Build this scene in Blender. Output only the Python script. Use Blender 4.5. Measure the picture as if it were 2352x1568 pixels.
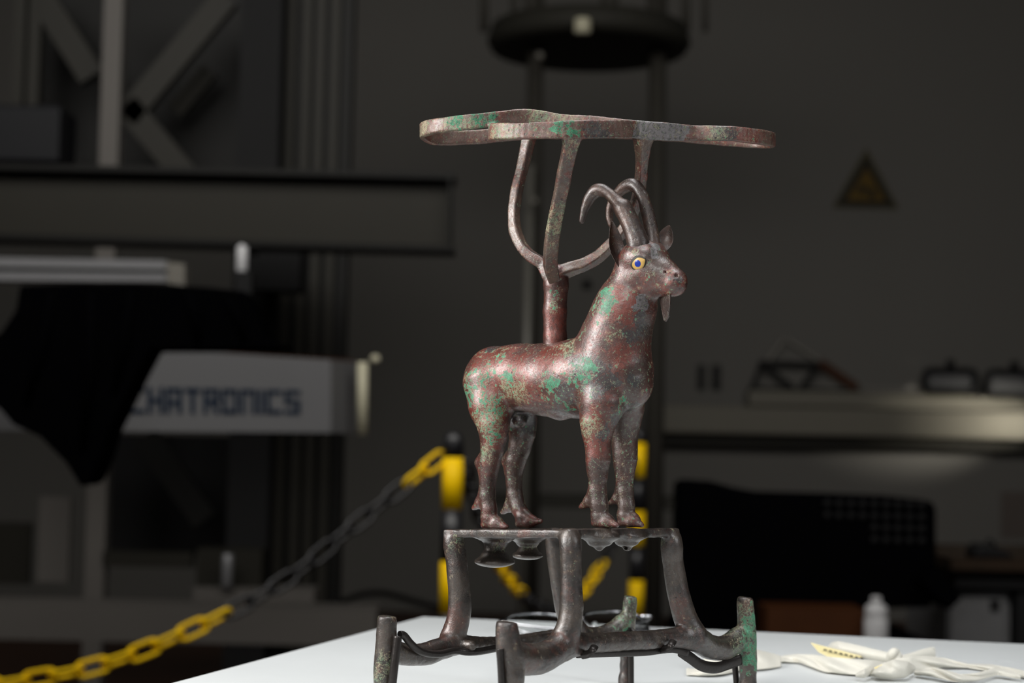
import bpy, bmesh, math, random
import numpy as np
from mathutils import Vector, Matrix

random.seed(7); rng = np.random.default_rng(7)
for o in list(bpy.data.objects): bpy.data.objects.remove(o)
scene = bpy.context.scene
COL = scene.collection

# ------------------------------------------------------------------ camera
W, H, FPX = 2352, 1568, 3800.0
EYE = 0.155                       # eye above the table top (table top is z = 0)
PITCH = math.atan(216 / FPX); ROLL = math.radians(1.15)
Fv = Vector((0, math.cos(PITCH), math.sin(PITCH)))
R0 = Vector((1, 0, 0)); U0 = Vector((0, -math.sin(PITCH), math.cos(PITCH)))
Rv = R0 * math.cos(ROLL) + U0 * math.sin(ROLL)
Uv = -R0 * math.sin(ROLL) + U0 * math.cos(ROLL)
CAM = Vector((0, 0, EYE))
cd = bpy.data.cameras.new('camera'); cam = bpy.data.objects.new('camera', cd); COL.objects.link(cam)
m3 = Matrix((Rv, Uv, -Fv)).transposed()
cam.matrix_world = Matrix.Translation(CAM) @ m3.to_4x4()
cd.sensor_width = 36; cd.lens = FPX / W * 36; cd.clip_start = 0.02; cd.clip_end = 60
cd.dof.use_dof = True; cd.dof.focus_distance = 0.925; cd.dof.aperture_fstop = 8.0
cd.dof.aperture_blades = 0
scene.camera = cam

# ------------------------------------------------------------------ light
world = bpy.data.worlds.new('world'); scene.world = world; world.use_nodes = True
world.node_tree.nodes['Background'].inputs[0].default_value = (0.9, 0.95, 1, 1)
world.node_tree.nodes['Background'].inputs[1].default_value = 0.008
def area(name, loc, target, size, power, color=(1, 1, 1), sizey=None, spread=180):
    d = bpy.data.lights.new(name, 'AREA'); d.energy = power; d.color = color; d.size = size
    d.spread = math.radians(spread)
    if sizey: d.shape = 'RECTANGLE'; d.size_y = sizey
    o = bpy.data.objects.new(name, d); COL.objects.link(o); o.location = loc
    o.rotation_euler = (Vector(target) - Vector(loc)).to_track_quat('-Z', 'Y').to_euler()
    return o
area('softbox_key', (-0.78, 0.72, 0.50), (0.03, 0.95, 0.15), 0.34, 6.6, (1, .985, .96), 0.42, 130)
area('softbox_front', (-0.30, -0.25, 0.80), (0.03, 0.95, 0.10), 0.26, 2.6, (1, .99, .97), 0.3, 120)
area('softbox_right', (0.85, 0.42, 0.60), (0.34, 1.12, 0.0), 0.22, .8, (.97, .985, 1), 0.4, 60)
area('softbox_top', (0.02, 0.95, 1.0), (0.03, 0.95, 0), 0.55, 3.1, (.98, .99, 1), 0.5, 115)
area('ceiling_lamp', (-0.1, 2.3, 2.6), (0.5, 8.0, 0.3), 5.0, 140, (1, .97, .92), 2.2, 140)
area('trunking_light', (3.4, 7.6, 0.30), (2.45, 8.28, 0.27), 0.05, .9, (1, .95, .82), 0.10, 22)  # unseen narrow light added to brighten the right end of the trunking
vs = scene.view_settings
vs.view_transform = 'Standard'; vs.look = 'None'; vs.gamma = 1; vs.exposure = 0.0; vs.use_curve_mapping = False

# ------------------------------------------------------------------ helpers
def ray(px, py):
    return Fv + Rv * ((px - W / 2) / FPX) + Uv * ((H / 2 - py) / FPX)
def at(px, py, Y):
    d = ray(px, py); return CAM + d * (Y / d.y)
def onz(px, py, z):
    d = ray(px, py); return CAM + d * ((z - CAM.z) / d.z)

def tag(o, label=None, cat=None, group=None, kind=None):
    if label: o['label'] = label
    if cat: o['category'] = cat
    if group: o['group'] = group
    if kind: o['kind'] = kind
    return o
def empty(name, loc, rz=0):
    o = bpy.data.objects.new(name, None); COL.objects.link(o); o.location = loc; o.rotation_euler = (0, 0, rz)
    o.empty_display_size = .05
    return o
def mobj(name, me, mat, parent=None):
    o = bpy.data.objects.new(name, me); COL.objects.link(o)
    if mat is not None:
        me.materials.clear(); me.materials.append(mat)
    if parent is not None: o.parent = parent
    return o

class MB:
    """collects boxes, prisms and tubes in world coordinates; build() links ONE mesh object"""
    def __init__(self): self.v = []; self.f = []; self.s = []
    def add(self, vs, fs, smooth=False):
        n = len(self.v); self.v += [tuple(p) for p in vs]
        self.f += [tuple(i + n for i in f) for f in fs]; self.s += [smooth] * len(fs); return self
    def box(self, c, s, rot=None):
        c = Vector(c); vs = []
        for x in (-.5, .5):
            for y in (-.5, .5):
                for z in (-.5, .5):
                    p = Vector((x * s[0], y * s[1], z * s[2]))
                    if rot is not None: p = rot @ p
                    vs.append(c + p)
        return self.add(vs, [(0, 1, 3, 2), (4, 6, 7, 5), (0, 4, 5, 1), (2, 3, 7, 6), (0, 2, 6, 4), (1, 5, 7, 3)])
    def prism(self, poly, d):
        """poly: list of points (front face), extruded by vector d"""
        n = len(poly); poly = [Vector(p) for p in poly]; d = Vector(d)
        vs = poly + [p + d for p in poly]
        fs = [tuple(range(n)), tuple(range(2 * n - 1, n - 1, -1))]
        fs += [(i, i + n, (i + 1) % n + n, (i + 1) % n) for i in range(n)]
        return self.add(vs, fs)
    def tube(self, pts, rad, seg=12, caps=True, closed=False, flat=1.0):
        pts = [Vector(p) for p in pts]; n = len(pts)
        if not hasattr(rad, '__len__'): rad = [rad] * n
        vs = []; fs = []; ref = None
        for i, p in enumerate(pts):
            a = pts[(i - 1) % n] if (closed or i > 0) else p
            b = pts[(i + 1) % n] if (closed or i < n - 1) else p
            t = (b - a).normalized()
            if ref is None:
                ref = Vector((0, 0, 1)) if abs(t.z) < .9 else Vector((1, 0, 0))
            u = (ref - t * ref.dot(t)).normalized(); w = t.cross(u); ref = u
            for k in range(seg):
                an = 2 * math.pi * k / seg
                vs.append(p + (u * math.cos(an) + w * math.sin(an) * flat) * rad[i])
        m = n if closed else n - 1
        for i in range(m):
            for k in range(seg):
                j = (i + 1) % n
                fs.append((i * seg + k, i * seg + (k + 1) % seg, j * seg + (k + 1) % seg, j * seg + k))
        self.add(vs, fs, True)
        if caps and not closed:
            b = len(self.v) - len(vs)
            self.f.append(tuple(b + k for k in range(seg - 1, -1, -1))); self.s.append(False)
            self.f.append(tuple(b + (n - 1) * seg + k for k in range(seg))); self.s.append(False)
        return self
    def lathe(self, c, prof, seg=24, axis=(0, 0, 1)):
        ax = Vector(axis).normalized(); u = ax.orthogonal().normalized(); w = ax.cross(u); c = Vector(c)
        vs = []; fs = []
        for r, h in prof:
            for k in range(seg):
                an = 2 * math.pi * k / seg
                vs.append(c + ax * h + (u * math.cos(an) + w * math.sin(an)) * r)
        for i in range(len(prof) - 1):
            for k in range(seg):
                fs.append((i * seg + k, i * seg + (k + 1) % seg, (i + 1) * seg + (k + 1) % seg, (i + 1) * seg + k))
        fs.append(tuple(range(seg - 1, -1, -1))); fs.append(tuple((len(prof) - 1) * seg + k for k in range(seg)))
        return self.add(vs, fs, True)
    def build(self, name, mat, parent=None, bevel=0, inv=None):
        me = bpy.data.meshes.new(name)
        vs = self.v
        if parent is not None:
            mi = (Matrix.Translation(parent.location) @ parent.rotation_euler.to_matrix().to_4x4()).inverted() if parent.parent is None else \
                 (Matrix.Translation(parent.parent.location) @ parent.parent.rotation_euler.to_matrix().to_4x4()).inverted()
            vs = [tuple(mi @ Vector(p)) for p in vs]
        me.from_pydata(vs, [], self.f); me.update()
        for p, s in zip(me.polygons, self.s): p.use_smooth = s
        bm = bmesh.new(); bm.from_mesh(me); bmesh.ops.recalc_face_normals(bm, faces=bm.faces); bm.to_mesh(me); bm.free()
        o = mobj(name, me, mat, parent)
        if bevel:
            b = o.modifiers.new('bevel', 'BEVEL'); b.width = bevel; b.segments = 2; b.limit_method = 'ANGLE'
        return o

def spline(pts, n):
    """Catmull-Rom through rows of pts (any dimension)"""
    P = np.array(pts, float); out = []
    for i in range(len(P) - 1):
        p0 = P[max(i - 1, 0)]; p1 = P[i]; p2 = P[i + 1]; p3 = P[min(i + 2, len(P) - 1)]
        for k in range(n):
            t = k / n
            out.append(.5 * ((2 * p1) + (-p0 + p2) * t + (2 * p0 - 5 * p1 + 4 * p2 - p3) * t * t + (-p0 + 3 * p1 - 3 * p2 + p3) * t ** 3))
    out.append(P[-1]); return np.array(out)
def spline_closed(pts, n):
    P = np.array(pts, float); m = len(P); out = []
    for i in range(m):
        p0 = P[i - 1]; p1 = P[i]; p2 = P[(i + 1) % m]; p3 = P[(i + 2) % m]
        for k in range(n):
            t = k / n
            out.append(.5 * ((2 * p1) + (-p0 + p2) * t + (2 * p0 - 5 * p1 + 4 * p2 - p3) * t * t + (-p0 + 3 * p1 - 3 * p2 + p3) * t ** 3))
    return np.array(out)

# ------------------------------------------------------------------ materials
def srgb(r, g, b):
    return tuple(((c / 255) / 12.92 if c / 255 <= .04045 else ((c / 255 + .055) / 1.055) ** 2.4) for c in (r, g, b)) + (1,)
class NT:
    def __init__(self, name):
        self.m = bpy.data.materials.new(name); self.m.use_nodes = True
        self.t = self.m.node_tree; self.b = self.t.nodes['Principled BSDF']
    def n(self, typ, **kw):
        nd = self.t.nodes.new(typ)
        for k, v in kw.items(): setattr(nd, k, v)
        return nd
    def lk(self, a, b): self.t.links.new(a, b)
    def setin(self, sock, v):
        if hasattr(v, 'is_output'): self.lk(v, sock)
        else: sock.default_value = v
    def math(self, op, a, b=0.0, clamp=False):
        nd = self.n('ShaderNodeMath', operation=op, use_clamp=clamp)
        self.setin(nd.inputs[0], a); self.setin(nd.inputs[1], b); return nd.outputs[0]
    def noise(self, vec, scale, detail=3, rough=.55, dist=0):
        nd = self.n('ShaderNodeTexNoise'); self.lk(vec, nd.inputs['Vector'])
        nd.inputs['Scale'].default_value = scale; nd.inputs['Detail'].default_value = detail
        nd.inputs['Roughness'].default_value = rough; nd.inputs['Distortion'].default_value = dist
        return nd.outputs[0]
    def coords(self):
        if not hasattr(self, '_c'): self._c = self.n('ShaderNodeTexCoord').outputs['Object']
        return self._c
    def mix(self, fac, a, b):
        nd = self.n('ShaderNodeMix', data_type='RGBA'); self.setin(nd.inputs[0], fac)
        self.setin(nd.inputs[6], a); self.setin(nd.inputs[7], b); return nd.outputs[2]
    def thr(self, val, lo, hi):
        nd = self.n('ShaderNodeMapRange'); nd.interpolation_type = 'SMOOTHSTEP'
        self.setin(nd.inputs[0], val); nd.inputs[1].default_value = lo; nd.inputs[2].default_value = hi
        return nd.outputs[0]
    def bump(self, h, strength, dist):
        nd = self.n('ShaderNodeBump'); nd.inputs['Strength'].default_value = strength; nd.inputs['Distance'].default_value = dist
        self.setin(nd.inputs['Height'], h); self.lk(nd.outputs[0], self.b.inputs['Normal'])

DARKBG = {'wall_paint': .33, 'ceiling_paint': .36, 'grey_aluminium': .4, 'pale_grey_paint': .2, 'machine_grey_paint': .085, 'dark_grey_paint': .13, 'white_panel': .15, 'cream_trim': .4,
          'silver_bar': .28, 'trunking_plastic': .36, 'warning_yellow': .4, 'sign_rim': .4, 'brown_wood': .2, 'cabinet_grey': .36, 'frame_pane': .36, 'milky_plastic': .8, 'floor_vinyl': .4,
          'blue_black_paint': .2, 'navy_lettering': .35, 'desk_wood': .4, 'notice_paper': .36, 'sign_black': .4, 'sign_ink': .4}   # albedos scaled down: background dimness is put into the colours
def plain(name, col, rough=.5, metal=0., var=.12, scale=20, bump=0., bscale=200, spec=.5, bdist=.001):
    t = NT(name); c = t.coords()
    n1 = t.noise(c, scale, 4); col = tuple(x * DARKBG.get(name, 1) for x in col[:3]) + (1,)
    lo = tuple(x * (1 - var) for x in col[:3]) + (1,); hi = tuple(min(1, x * (1 + var)) for x in col[:3]) + (1,)
    t.lk(t.mix(n1, lo, hi), t.b.inputs['Base Color'])
    t.b.inputs['Roughness'].default_value = rough; t.b.inputs['Metallic'].default_value = metal
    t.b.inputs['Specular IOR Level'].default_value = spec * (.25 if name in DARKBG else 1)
    if bump: t.bump(t.noise(c, bscale, 4), bump, bdist)
    return t.m

def bronze(name, base1, base2, dark=.0, green=.0, pale=.0, blotches=(), rough=.4, metal=.35, gcol=None, red=None, coat=.85, redcol=None, solidk=.10):
    """patinated bronze; blotches: (centre in object space, radius, type)"""
    t = NT(name); c = t.coords()
    warp = t.n('ShaderNodeTexNoise'); t.lk(c, warp.inputs['Vector']); warp.inputs['Scale'].default_value = 90; warp.inputs['Detail'].default_value = 4
    wsub = t.n('ShaderNodeVectorMath', operation='SUBTRACT'); t.lk(warp.outputs[1], wsub.inputs[0]); wsub.inputs[1].default_value = (.5, .5, .5)
    wsc = t.n('ShaderNodeVectorMath', operation='SCALE'); t.lk(wsub.outputs[0], wsc.inputs[0]); wsc.inputs['Scale'].default_value = .022
    wadd = t.n('ShaderNodeVectorMath', operation='ADD'); t.lk(c, wadd.inputs[0]); t.lk(wsc.outputs[0], wadd.inputs[1])
    wc = wadd.outputs[0]
    masks = {}
    for cen, r, typ in blotches:
        d = t.n('ShaderNodeVectorMath', operation='DISTANCE'); t.lk(wc, d.inputs[0]); d.inputs[1].default_value = tuple(cen)
        mk = t.thr(d.outputs['Value'], r, r * .35)
        masks[typ] = mk if typ not in masks else t.math('MAXIMUM', masks[typ], mk)
    n_big = t.noise(c, 60, 5, .6); n_mid = t.noise(c, 230, 6, .65); n_fine = t.noise(c, 620, 5, .65); n_vf = t.noise(c, 1700, 4, .65)
    col = t.mix(t.thr(n_big, .40, .60), base1, base2)
    if 'red' in masks or red:
        rm = t.math('ADD', t.math('MULTIPLY', masks.get('red', 0.0), .14), t.math('MULTIPLY', t.math('ADD', n_mid, n_big), .5))
        col = t.mix(t.math('MULTIPLY', t.thr(rm, .50 - (red or 0), .66 - (red or 0)), .85), col, redcol or srgb(116, 54, 43))
    if 'brown' in masks: col = t.mix(t.math('MULTIPLY', masks['brown'], .85), col, srgb(58, 43, 37))
    col = t.mix(t.math('MULTIPLY', t.thr(n_fine, .42, .66), .5), col, tuple(x * .4 for x in base2[:3]) + (1,))
    # dark tenorite patches
    b = t.math('ADD', t.math('MULTIPLY', t.math('ADD', n_mid, n_fine), .5), t.math('MULTIPLY', masks.get('dark', 0.0), .2))
    fd = t.thr(b, .60 - dark, .68 - dark); col = t.mix(t.math('MULTIPLY', fd, .88), col, t.mix(n_vf, srgb(30, 29, 31), srgb(66, 64, 66)))
    # bare grey-blue metal; on the ibex forehead also a painted highlight
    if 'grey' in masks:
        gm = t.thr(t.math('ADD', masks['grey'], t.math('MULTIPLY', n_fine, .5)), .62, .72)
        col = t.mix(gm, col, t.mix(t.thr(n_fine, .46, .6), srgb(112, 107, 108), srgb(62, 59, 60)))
    # pale crust: thin broken veins plus specks
    n_v = t.noise(c, 480, 4, .6, .6)
    vein = t.thr(t.math('ABSOLUTE', t.math('SUBTRACT', n_v, .5)), .035, .012)
    reg = t.thr(t.math('ADD', t.math('ADD', n_mid, t.math('MULTIPLY', masks.get('pale', 0.0), .2)), t.math('MULTIPLY', masks.get('green', 0.0), .12)), .60 - pale, .72 - pale)
    b = t.math('ADD', t.math('MULTIPLY', t.math('ADD', n_vf, n_fine), .5), t.math('MULTIPLY', masks.get('pale', 0.0), .07))
    fp = t.math('MAXIMUM', t.math('MULTIPLY', vein, reg), t.thr(b, .635 - pale, .66 - pale))
    col = t.mix(t.math('MULTIPLY', fp, .8), col, t.mix(t.thr(n_mid, .4, .6), srgb(112, 138, 104), srgb(150, 142, 112)))
    # malachite: fringe of pale crust, saturated core
    b = t.math('ADD', t.math('MULTIPLY', t.math('ADD', n_fine, n_mid), .5), t.math('MULTIPLY', masks.get('green', 0.0), .085))
    b = t.math('ADD', b, t.math('MULTIPLY', masks.get('solid', 0.0), solidk))
    fg = t.thr(b, .63 - green, .645 - green); core = t.thr(b, .645 - green, .67 - green)
    gc = t.mix(t.thr(n_mid, .42, .66), gcol or srgb(16, 104, 70), srgb(58, 152, 110))
    gc = t.mix(t.math('MULTIPLY', t.thr(n_vf, .42, .62), .85), gc, srgb(18, 60, 46))
    fg = t.math('MULTIPLY', fg, t.thr(n_vf, .72, .60))
    col = t.mix(t.math('MULTIPLY', fg, .92), col, t.mix(core, srgb(108, 132, 104), gc))
    vor = t.n('ShaderNodeTexVoronoi'); t.lk(c, vor.inputs['Vector']); vor.inputs['Scale'].default_value = 260
    pit = t.math('MULTIPLY', t.thr(vor.outputs['Distance'], .20, .10), t.thr(n_big, .47, .58))
    col = t.mix(t.math('MULTIPLY', pit, .8), col, srgb(24, 20, 18))
    t.lk(col, t.b.inputs['Base Color'])
    ro = t.math('ADD', t.math('MULTIPLY', n_fine, .34), rough - .17)
    ro = t.math('ADD', ro, t.math('MULTIPLY', t.math('MAXIMUM', fg, fp), .25), clamp=True)
    t.lk(ro, t.b.inputs['Roughness'])
    t.lk(t.math('MULTIPLY', t.math('SUBTRACT', 1.0, t.math('MAXIMUM', fg, fp)), metal), t.b.inputs['Metallic'])
    t.b.inputs['Specular IOR Level'].default_value = .8
    h = t.math('ADD', t.math('MULTIPLY', n_mid, .38), t.math('ADD', t.math('MULTIPLY', n_fine, .34), t.math('MULTIPLY', n_vf, .34)))
    h = t.math('SUBTRACT', t.math('ADD', h, t.math('MULTIPLY', fg, .15)), t.math('MULTIPLY', pit, .25))
    t.bump(h, .5, .0011)
    bn = t.n('ShaderNodeBump'); bn.inputs['Strength'].default_value = .22; bn.inputs['Distance'].default_value = .0009; t.lk(h, bn.inputs['Height']); t.lk(bn.outputs[0], t.b.inputs['Coat Normal'])
    cw = t.math('MULTIPLY', t.math('SUBTRACT', 1.0, t.math('MULTIPLY', t.math('MAXIMUM', fg, fp), .7)), t.thr(n_fine, .30, .62))
    t.lk(t.math('MULTIPLY', cw, coat), t.b.inputs['Coat Weight']); t.b.inputs['Coat Roughness'].default_value = .26
    return t.m

# ------------------------------------------------------------------ setting
FLOOR = -0.75; WALLY = 8.5
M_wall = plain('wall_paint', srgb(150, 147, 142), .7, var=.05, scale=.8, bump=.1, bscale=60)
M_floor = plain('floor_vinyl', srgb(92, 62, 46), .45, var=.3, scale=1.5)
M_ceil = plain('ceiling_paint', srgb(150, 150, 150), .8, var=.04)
tag(MB().box((0, WALLY + .1, 1.0), (14, .2, 3.5)).build('wall_back', M_wall), kind='structure')
tag(MB().box((0, 3.5, FLOOR - .05), (14, 10.2, .1)).build('floor', M_floor), kind='structure')
tag(MB().box((0, 3.5, 2.75), (14, 10.2, .1)).build('ceiling', M_ceil), kind='structure')
tag(MB().box((-7.05, 3.5, 1.0), (.1, 10.2, 3.5)).build('wall_left', M_wall), kind='structure')
tag(MB().box((7.05, 3.5, 1.0), (.1, 10.2, 3.5)).build('wall_right', M_wall), kind='structure')

# table: far left corner, left edge and far edge follow the photograph, on the plane z = 0
M_table = plain('table_laminate', srgb(208, 211, 211), .42, var=.025, scale=60, bump=.06, bscale=900, spec=.4, bdist=.0005)
M_edge = plain('table_edging', srgb(120, 120, 122), .5)
M_leg = plain('table_leg_steel', srgb(90, 92, 95), .4, .6)
c0 = onz(970, 1415, 0); dl = (onz(390, 1568, 0) - c0).normalized(); dr = (onz(2352, 1478, 0) - c0).normalized()
c1 = c0 + dl * 1.25; c3 = c0 + dr * 1.7; c2 = c1 + dr * 1.7
tb = empty('work_table', ((c0 + c2) / 2) * 1.0); tb.location.z = FLOOR
MB().prism([c0, c1, c2, c3], (0, 0, -.028)).build('tabletop', M_table, tb, .0015)
inn = lambda p: p + ((c0 + c2) / 2 - p).normalized() * .09
q = [inn(p) for p in (c0, c1, c2, c3)]
for i in range(4):
    a, b = q[i], q[(i + 1) % 4]
    MB().prism([a + Vector((0, 0, -.0285)), b + Vector((0, 0, -.0285)), b + Vector((0, 0, -.085)), a + Vector((0, 0, -.085))],
               ((c0 + c2) / 2 - (a + b) / 2).normalized() * .02).build('apron', M_leg, tb)
for p in q:
    MB().tube([p + Vector((0, 0, -.0285)), Vector((p.x, p.y, FLOOR))], .02, 16).build('leg', M_leg, tb)
tag(tb, 'white laminate work table in the foreground carrying the bronze stand', 'table')

# ------------------------------------------------------------------ bronze stand: frame, SDF tools
Y0 = 0.95; AYAW = math.radians(40)
O = at(1283, 1212, Y0)
eu = Vector((math.cos(AYAW), -math.sin(AYAW), 0)); ev = Vector((math.sin(AYAW), math.cos(AYAW), 0))
def w2l(p):
    d = (p - O) * 1000; return np.array((d.dot(eu), d.dot(ev), d.z))
def ib(px, py, v):
    d = ray(px, py); k = ((O - CAM).dot(ev) + v / 1000) / d.dot(ev); return w2l(CAM + d * k)
def lc(px, py, dy):
    return w2l(at(px, py, Y0 + dy / 1000))
camL = w2l(CAM)
def rayL(px, py):
    d = ray(px, py); v = np.array((d.dot(eu), d.dot(ev), d.z)); return v / np.linalg.norm(v)
PX = 0.25        # millimetres per pixel at the stand

class Cap:
    def __init__(s, a, b, ra, rb, part, k=2., sv=1., sz=1.):
        s.a = np.array(a, float); s.b = np.array(b, float); s.ra = ra; s.rb = rb; s.part = part; s.k = k; s.sv = sv
        s.a[1] /= sv; s.b[1] /= sv; s.sz = sz; s.a[2] /= sz; s.b[2] /= sz
        m = max(ra, rb) + 5
        lo = np.minimum(s.a, s.b) - m; hi = np.maximum(s.a, s.b) + m
        lo[1] *= sv; hi[1] *= sv; lo[2] *= sz; hi[2] *= sz; s.lo = lo; s.hi = hi
    def d(s, X, Y, Z):
        Y = Y / s.sv; Z = Z / s.sz
        ba = s.b - s.a; L = float(ba @ ba)
        px, py, pz = X - s.a[0], Y - s.a[1], Z - s.a[2]
        if L < 1e-9: t = 0.0
        else: t = np.clip((px * ba[0] + py * ba[1] + pz * ba[2]) / L, 0, 1)
        return np.sqrt((px - ba[0] * t) ** 2 + (py - ba[1] * t) ** 2 + (pz - ba[2] * t) ** 2) - (s.ra + (s.rb - s.ra) * t)
class Bar:
    """swept rectangle segment: lateral axis w with half width hw, the other half width ht"""
    def __init__(s, a, b, w, hw, ht, part, k=1., rd=.8):
        s.a = np.array(a, float); s.b = np.array(b, float); s.part = part; s.k = k
        t = s.b - s.a; s.L = np.linalg.norm(t); s.t = t / s.L
        w = np.array(w, float); w = w - s.t * (w @ s.t); s.w = w / np.linalg.norm(w); s.n = np.cross(s.t, s.w)
        s.a = s.a - s.t * rd; s.L += 2 * rd
        s.hw = hw - rd; s.ht = ht - rd; s.rd = rd
        m = math.hypot(hw, ht) + 4
        s.lo = np.minimum(s.a, s.b) - m; s.hi = np.maximum(s.a, s.b) + m
    def d(s, X, Y, Z):
        px, py, pz = X - s.a[0], Y - s.a[1], Z - s.a[2]
        t = px * s.t[0] + py * s.t[1] + pz * s.t[2]
        q0 = np.abs(t - s.L / 2) - s.L / 2
        q1 = np.abs(px * s.w[0] + py * s.w[1] + pz * s.w[2]) - s.hw
        q2 = np.abs(px * s.n[0] + py * s.n[1] + pz * s.n[2]) - s.ht
        o = np.sqrt(np.maximum(q0, 0) ** 2 + np.maximum(q1, 0) ** 2 + np.maximum(q2, 0) ** 2)
        return o + np.minimum(np.maximum(q0, np.maximum(q1, q2)), 0) - s.rd
class Slab(Bar): pass
def smin(a, b, k):
    h = np.maximum(k - np.abs(a - b), 0) / k
    return np.minimum(a, b) - h * h * k * .25
def field_at(prims, P):
    f = np.full(len(P), 20.)
    for p in prims:
        d = p.d(P[:, 0], P[:, 1], P[:, 2])
        f = np.maximum(f, -d) if p.k < 0 else smin(f, d, p.k)
    return f
_LAT = rng.random((32, 32, 32)).astype(np.float32) * 2 - 1
def vnoise(P, scale):
    Q = P / scale; i = np.floor(Q).astype(int); f = Q - i; f = f * f * (3 - 2 * f); r = 0
    for dx in (0, 1):
        for dy in (0, 1):
            for dz in (0, 1):
                w = (f[:, 0] if dx else 1 - f[:, 0]) * (f[:, 1] if dy else 1 - f[:, 1]) * (f[:, 2] if dz else 1 - f[:, 2])
                r = r + w * _LAT[(i[:, 0] + dx) % 32, (i[:, 1] + dy) % 32, (i[:, 2] + dz) % 32]
    return r
def mesh_sdf(prims, h, amp=(.25, .1), cut=None):
    """surface nets over the union of prims; returns verts, normals, quads, part name per quad"""
    lo = np.min([p.lo for p in prims], 0) - 2 * h; hi = np.max([p.hi for p in prims], 0) + 2 * h
    n = np.ceil((hi - lo) / h).astype(int) + 1
    G = np.full(n, 8., np.float32)
    ax = [lo[i] + h * np.arange(n[i]) for i in range(3)]
    for p in prims:
        i0 = np.maximum(np.floor((p.lo - lo) / h).astype(int), 0); i1 = np.minimum(np.ceil((p.hi - lo) / h).astype(int) + 1, n)
        sl = tuple(slice(i0[i], i1[i]) for i in range(3))
        d = p.d(ax[0][sl[0]][:, None, None], ax[1][sl[1]][None, :, None], ax[2][sl[2]][None, None, :]).astype(np.float32)
        G[sl] = np.maximum(G[sl], -d) if p.k < 0 else smin(G[sl], d, p.k)
    S = G < 0
    cnt = np.zeros(n - 1, np.int8)
    cor = [(a, b, c) for a in (0, 1) for b in (0, 1) for c in (0, 1)]
    for a, b, c in cor: cnt += S[a:n[0] - 1 + a, b:n[1] - 1 + b, c:n[2] - 1 + c]
    act = (cnt > 0) & (cnt < 8)
    idx = np.full(n - 1, -1, np.int64); I = np.argwhere(act); idx[act] = np.arange(len(I))
    acc = np.zeros((len(I), 3)); wt = np.zeros(len(I))
    val = {c: G[I[:, 0] + c[0], I[:, 1] + c[1], I[:, 2] + c[2]].astype(float) for c in cor}
    for c in cor:
        for k in range(3):
            if c[k]: continue
            e = list(c); e[k] = 1; e = tuple(e)
            a, b = val[c], val[e]; m = (a < 0) != (b < 0)
            t = np.where(m, a / np.where(a - b == 0, 1, a - b), 0)
            p = np.tile(np.array(c, float), (len(I), 1)); p[:, k] = t
            acc += p * m[:, None]; wt += m
    V = lo + (I + acc / wt[:, None]) * h
    Q = []
    for k in range(3):
        a, b = (k + 1) % 3, (k + 2) % 3
        s0 = [slice(None)] * 3; s1 = [slice(None)] * 3; s0[k] = slice(0, -1); s1[k] = slice(1, None)
        A, B = S[tuple(s0)], S[tuple(s1)]
        E = np.argwhere(A != B); E = E[(E[:, a] > 0) & (E[:, b] > 0) & (E[:, a] < n[a] - 1) & (E[:, b] < n[b] - 1)]
        inside = A[E[:, 0], E[:, 1], E[:, 2]]
        def ci(da, db):
            X = E.copy(); X[:, a] -= da; X[:, b] -= db; return idx[X[:, 0], X[:, 1], X[:, 2]]
        q = np.stack([ci(1, 1), ci(0, 1), ci(0, 0), ci(1, 0)], 1)
        q[~inside] = q[~inside][:, ::-1]
        Q.append(q)
    Q = np.concatenate(Q); Q = Q[(Q >= 0).all(1)]
    def normals(V):
        fn = np.cross(V[Q[:, 2]] - V[Q[:, 0]], V[Q[:, 3]] - V[Q[:, 1]]); N = np.zeros_like(V)
        for k in range(4): np.add.at(N, Q[:, k], fn)
        return N / np.maximum(np.linalg.norm(N, axis=1), 1e-9)[:, None]
    # one light relaxation, then hand-made unevenness
    S_ = np.zeros_like(V); C_ = np.zeros(len(V))
    for k in range(4):
        np.add.at(S_, Q[:, k], V[Q[:, (k + 1) % 4]]); np.add.at(C_, Q[:, k], 1)
        np.add.at(S_, Q[:, k], V[Q[:, (k - 1) % 4]]); np.add.at(C_, Q[:, k], 1)
    V = V * .5 + .5 * S_ / np.maximum(C_, 1)[:, None]
    N = normals(V)
    V = V + N * (amp[0] * vnoise(V, 9.) + amp[1] * vnoise(V + 50, 3.2))[:, None]
    N = normals(V)
    cen = V[Q].mean(1)
    best = np.full(len(Q), 1e9); part = np.zeros(len(Q), int); names = []
    for p in prims:
        if p.k < 0: continue
        if p.part not in names: names.append(p.part)
        m = ((cen > p.lo) & (cen < p.hi)).all(1)
        d = p.d(cen[m, 0], cen[m, 1], cen[m, 2]); w = np.where(m)[0]; bt = d < best[w]
        best[w[bt]] = d[bt]; part[w[bt]] = names.index(p.part)
    return V, N, Q, part, names
STAND = empty('ibex_stand', (O.x, O.y, 0), -AYAW)
def part_obj(name, V, N, Q, mat, parent):
    """mesh part of the stand from local millimetres, with shared normals so that seams stay invisible"""
    used = np.unique(Q); rm = np.full(len(V), -1); rm[used] = np.arange(len(used))
    v = V[used].copy(); v[:, 2] += O.z * 1000; v /= 1000.
    me = bpy.data.meshes.new(name); q = rm[Q]
    me.vertices.add(len(v)); me.vertices.foreach_set('co', v.ravel())
    me.loops.add(q.size); me.loops.foreach_set('vertex_index', q.ravel())
    me.polygons.add(len(q)); me.polygons.foreach_set('loop_start', np.arange(0, q.size, 4)); me.polygons.foreach_set('loop_total', np.full(len(q), 4))
    me.polygons.foreach_set('use_smooth', np.ones(len(q), bool))
    me.update(); me.validate()
    me.normals_split_custom_set_from_vertices([tuple(x) for x in N[used]])
    return mobj(name, me, mat, parent)
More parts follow.
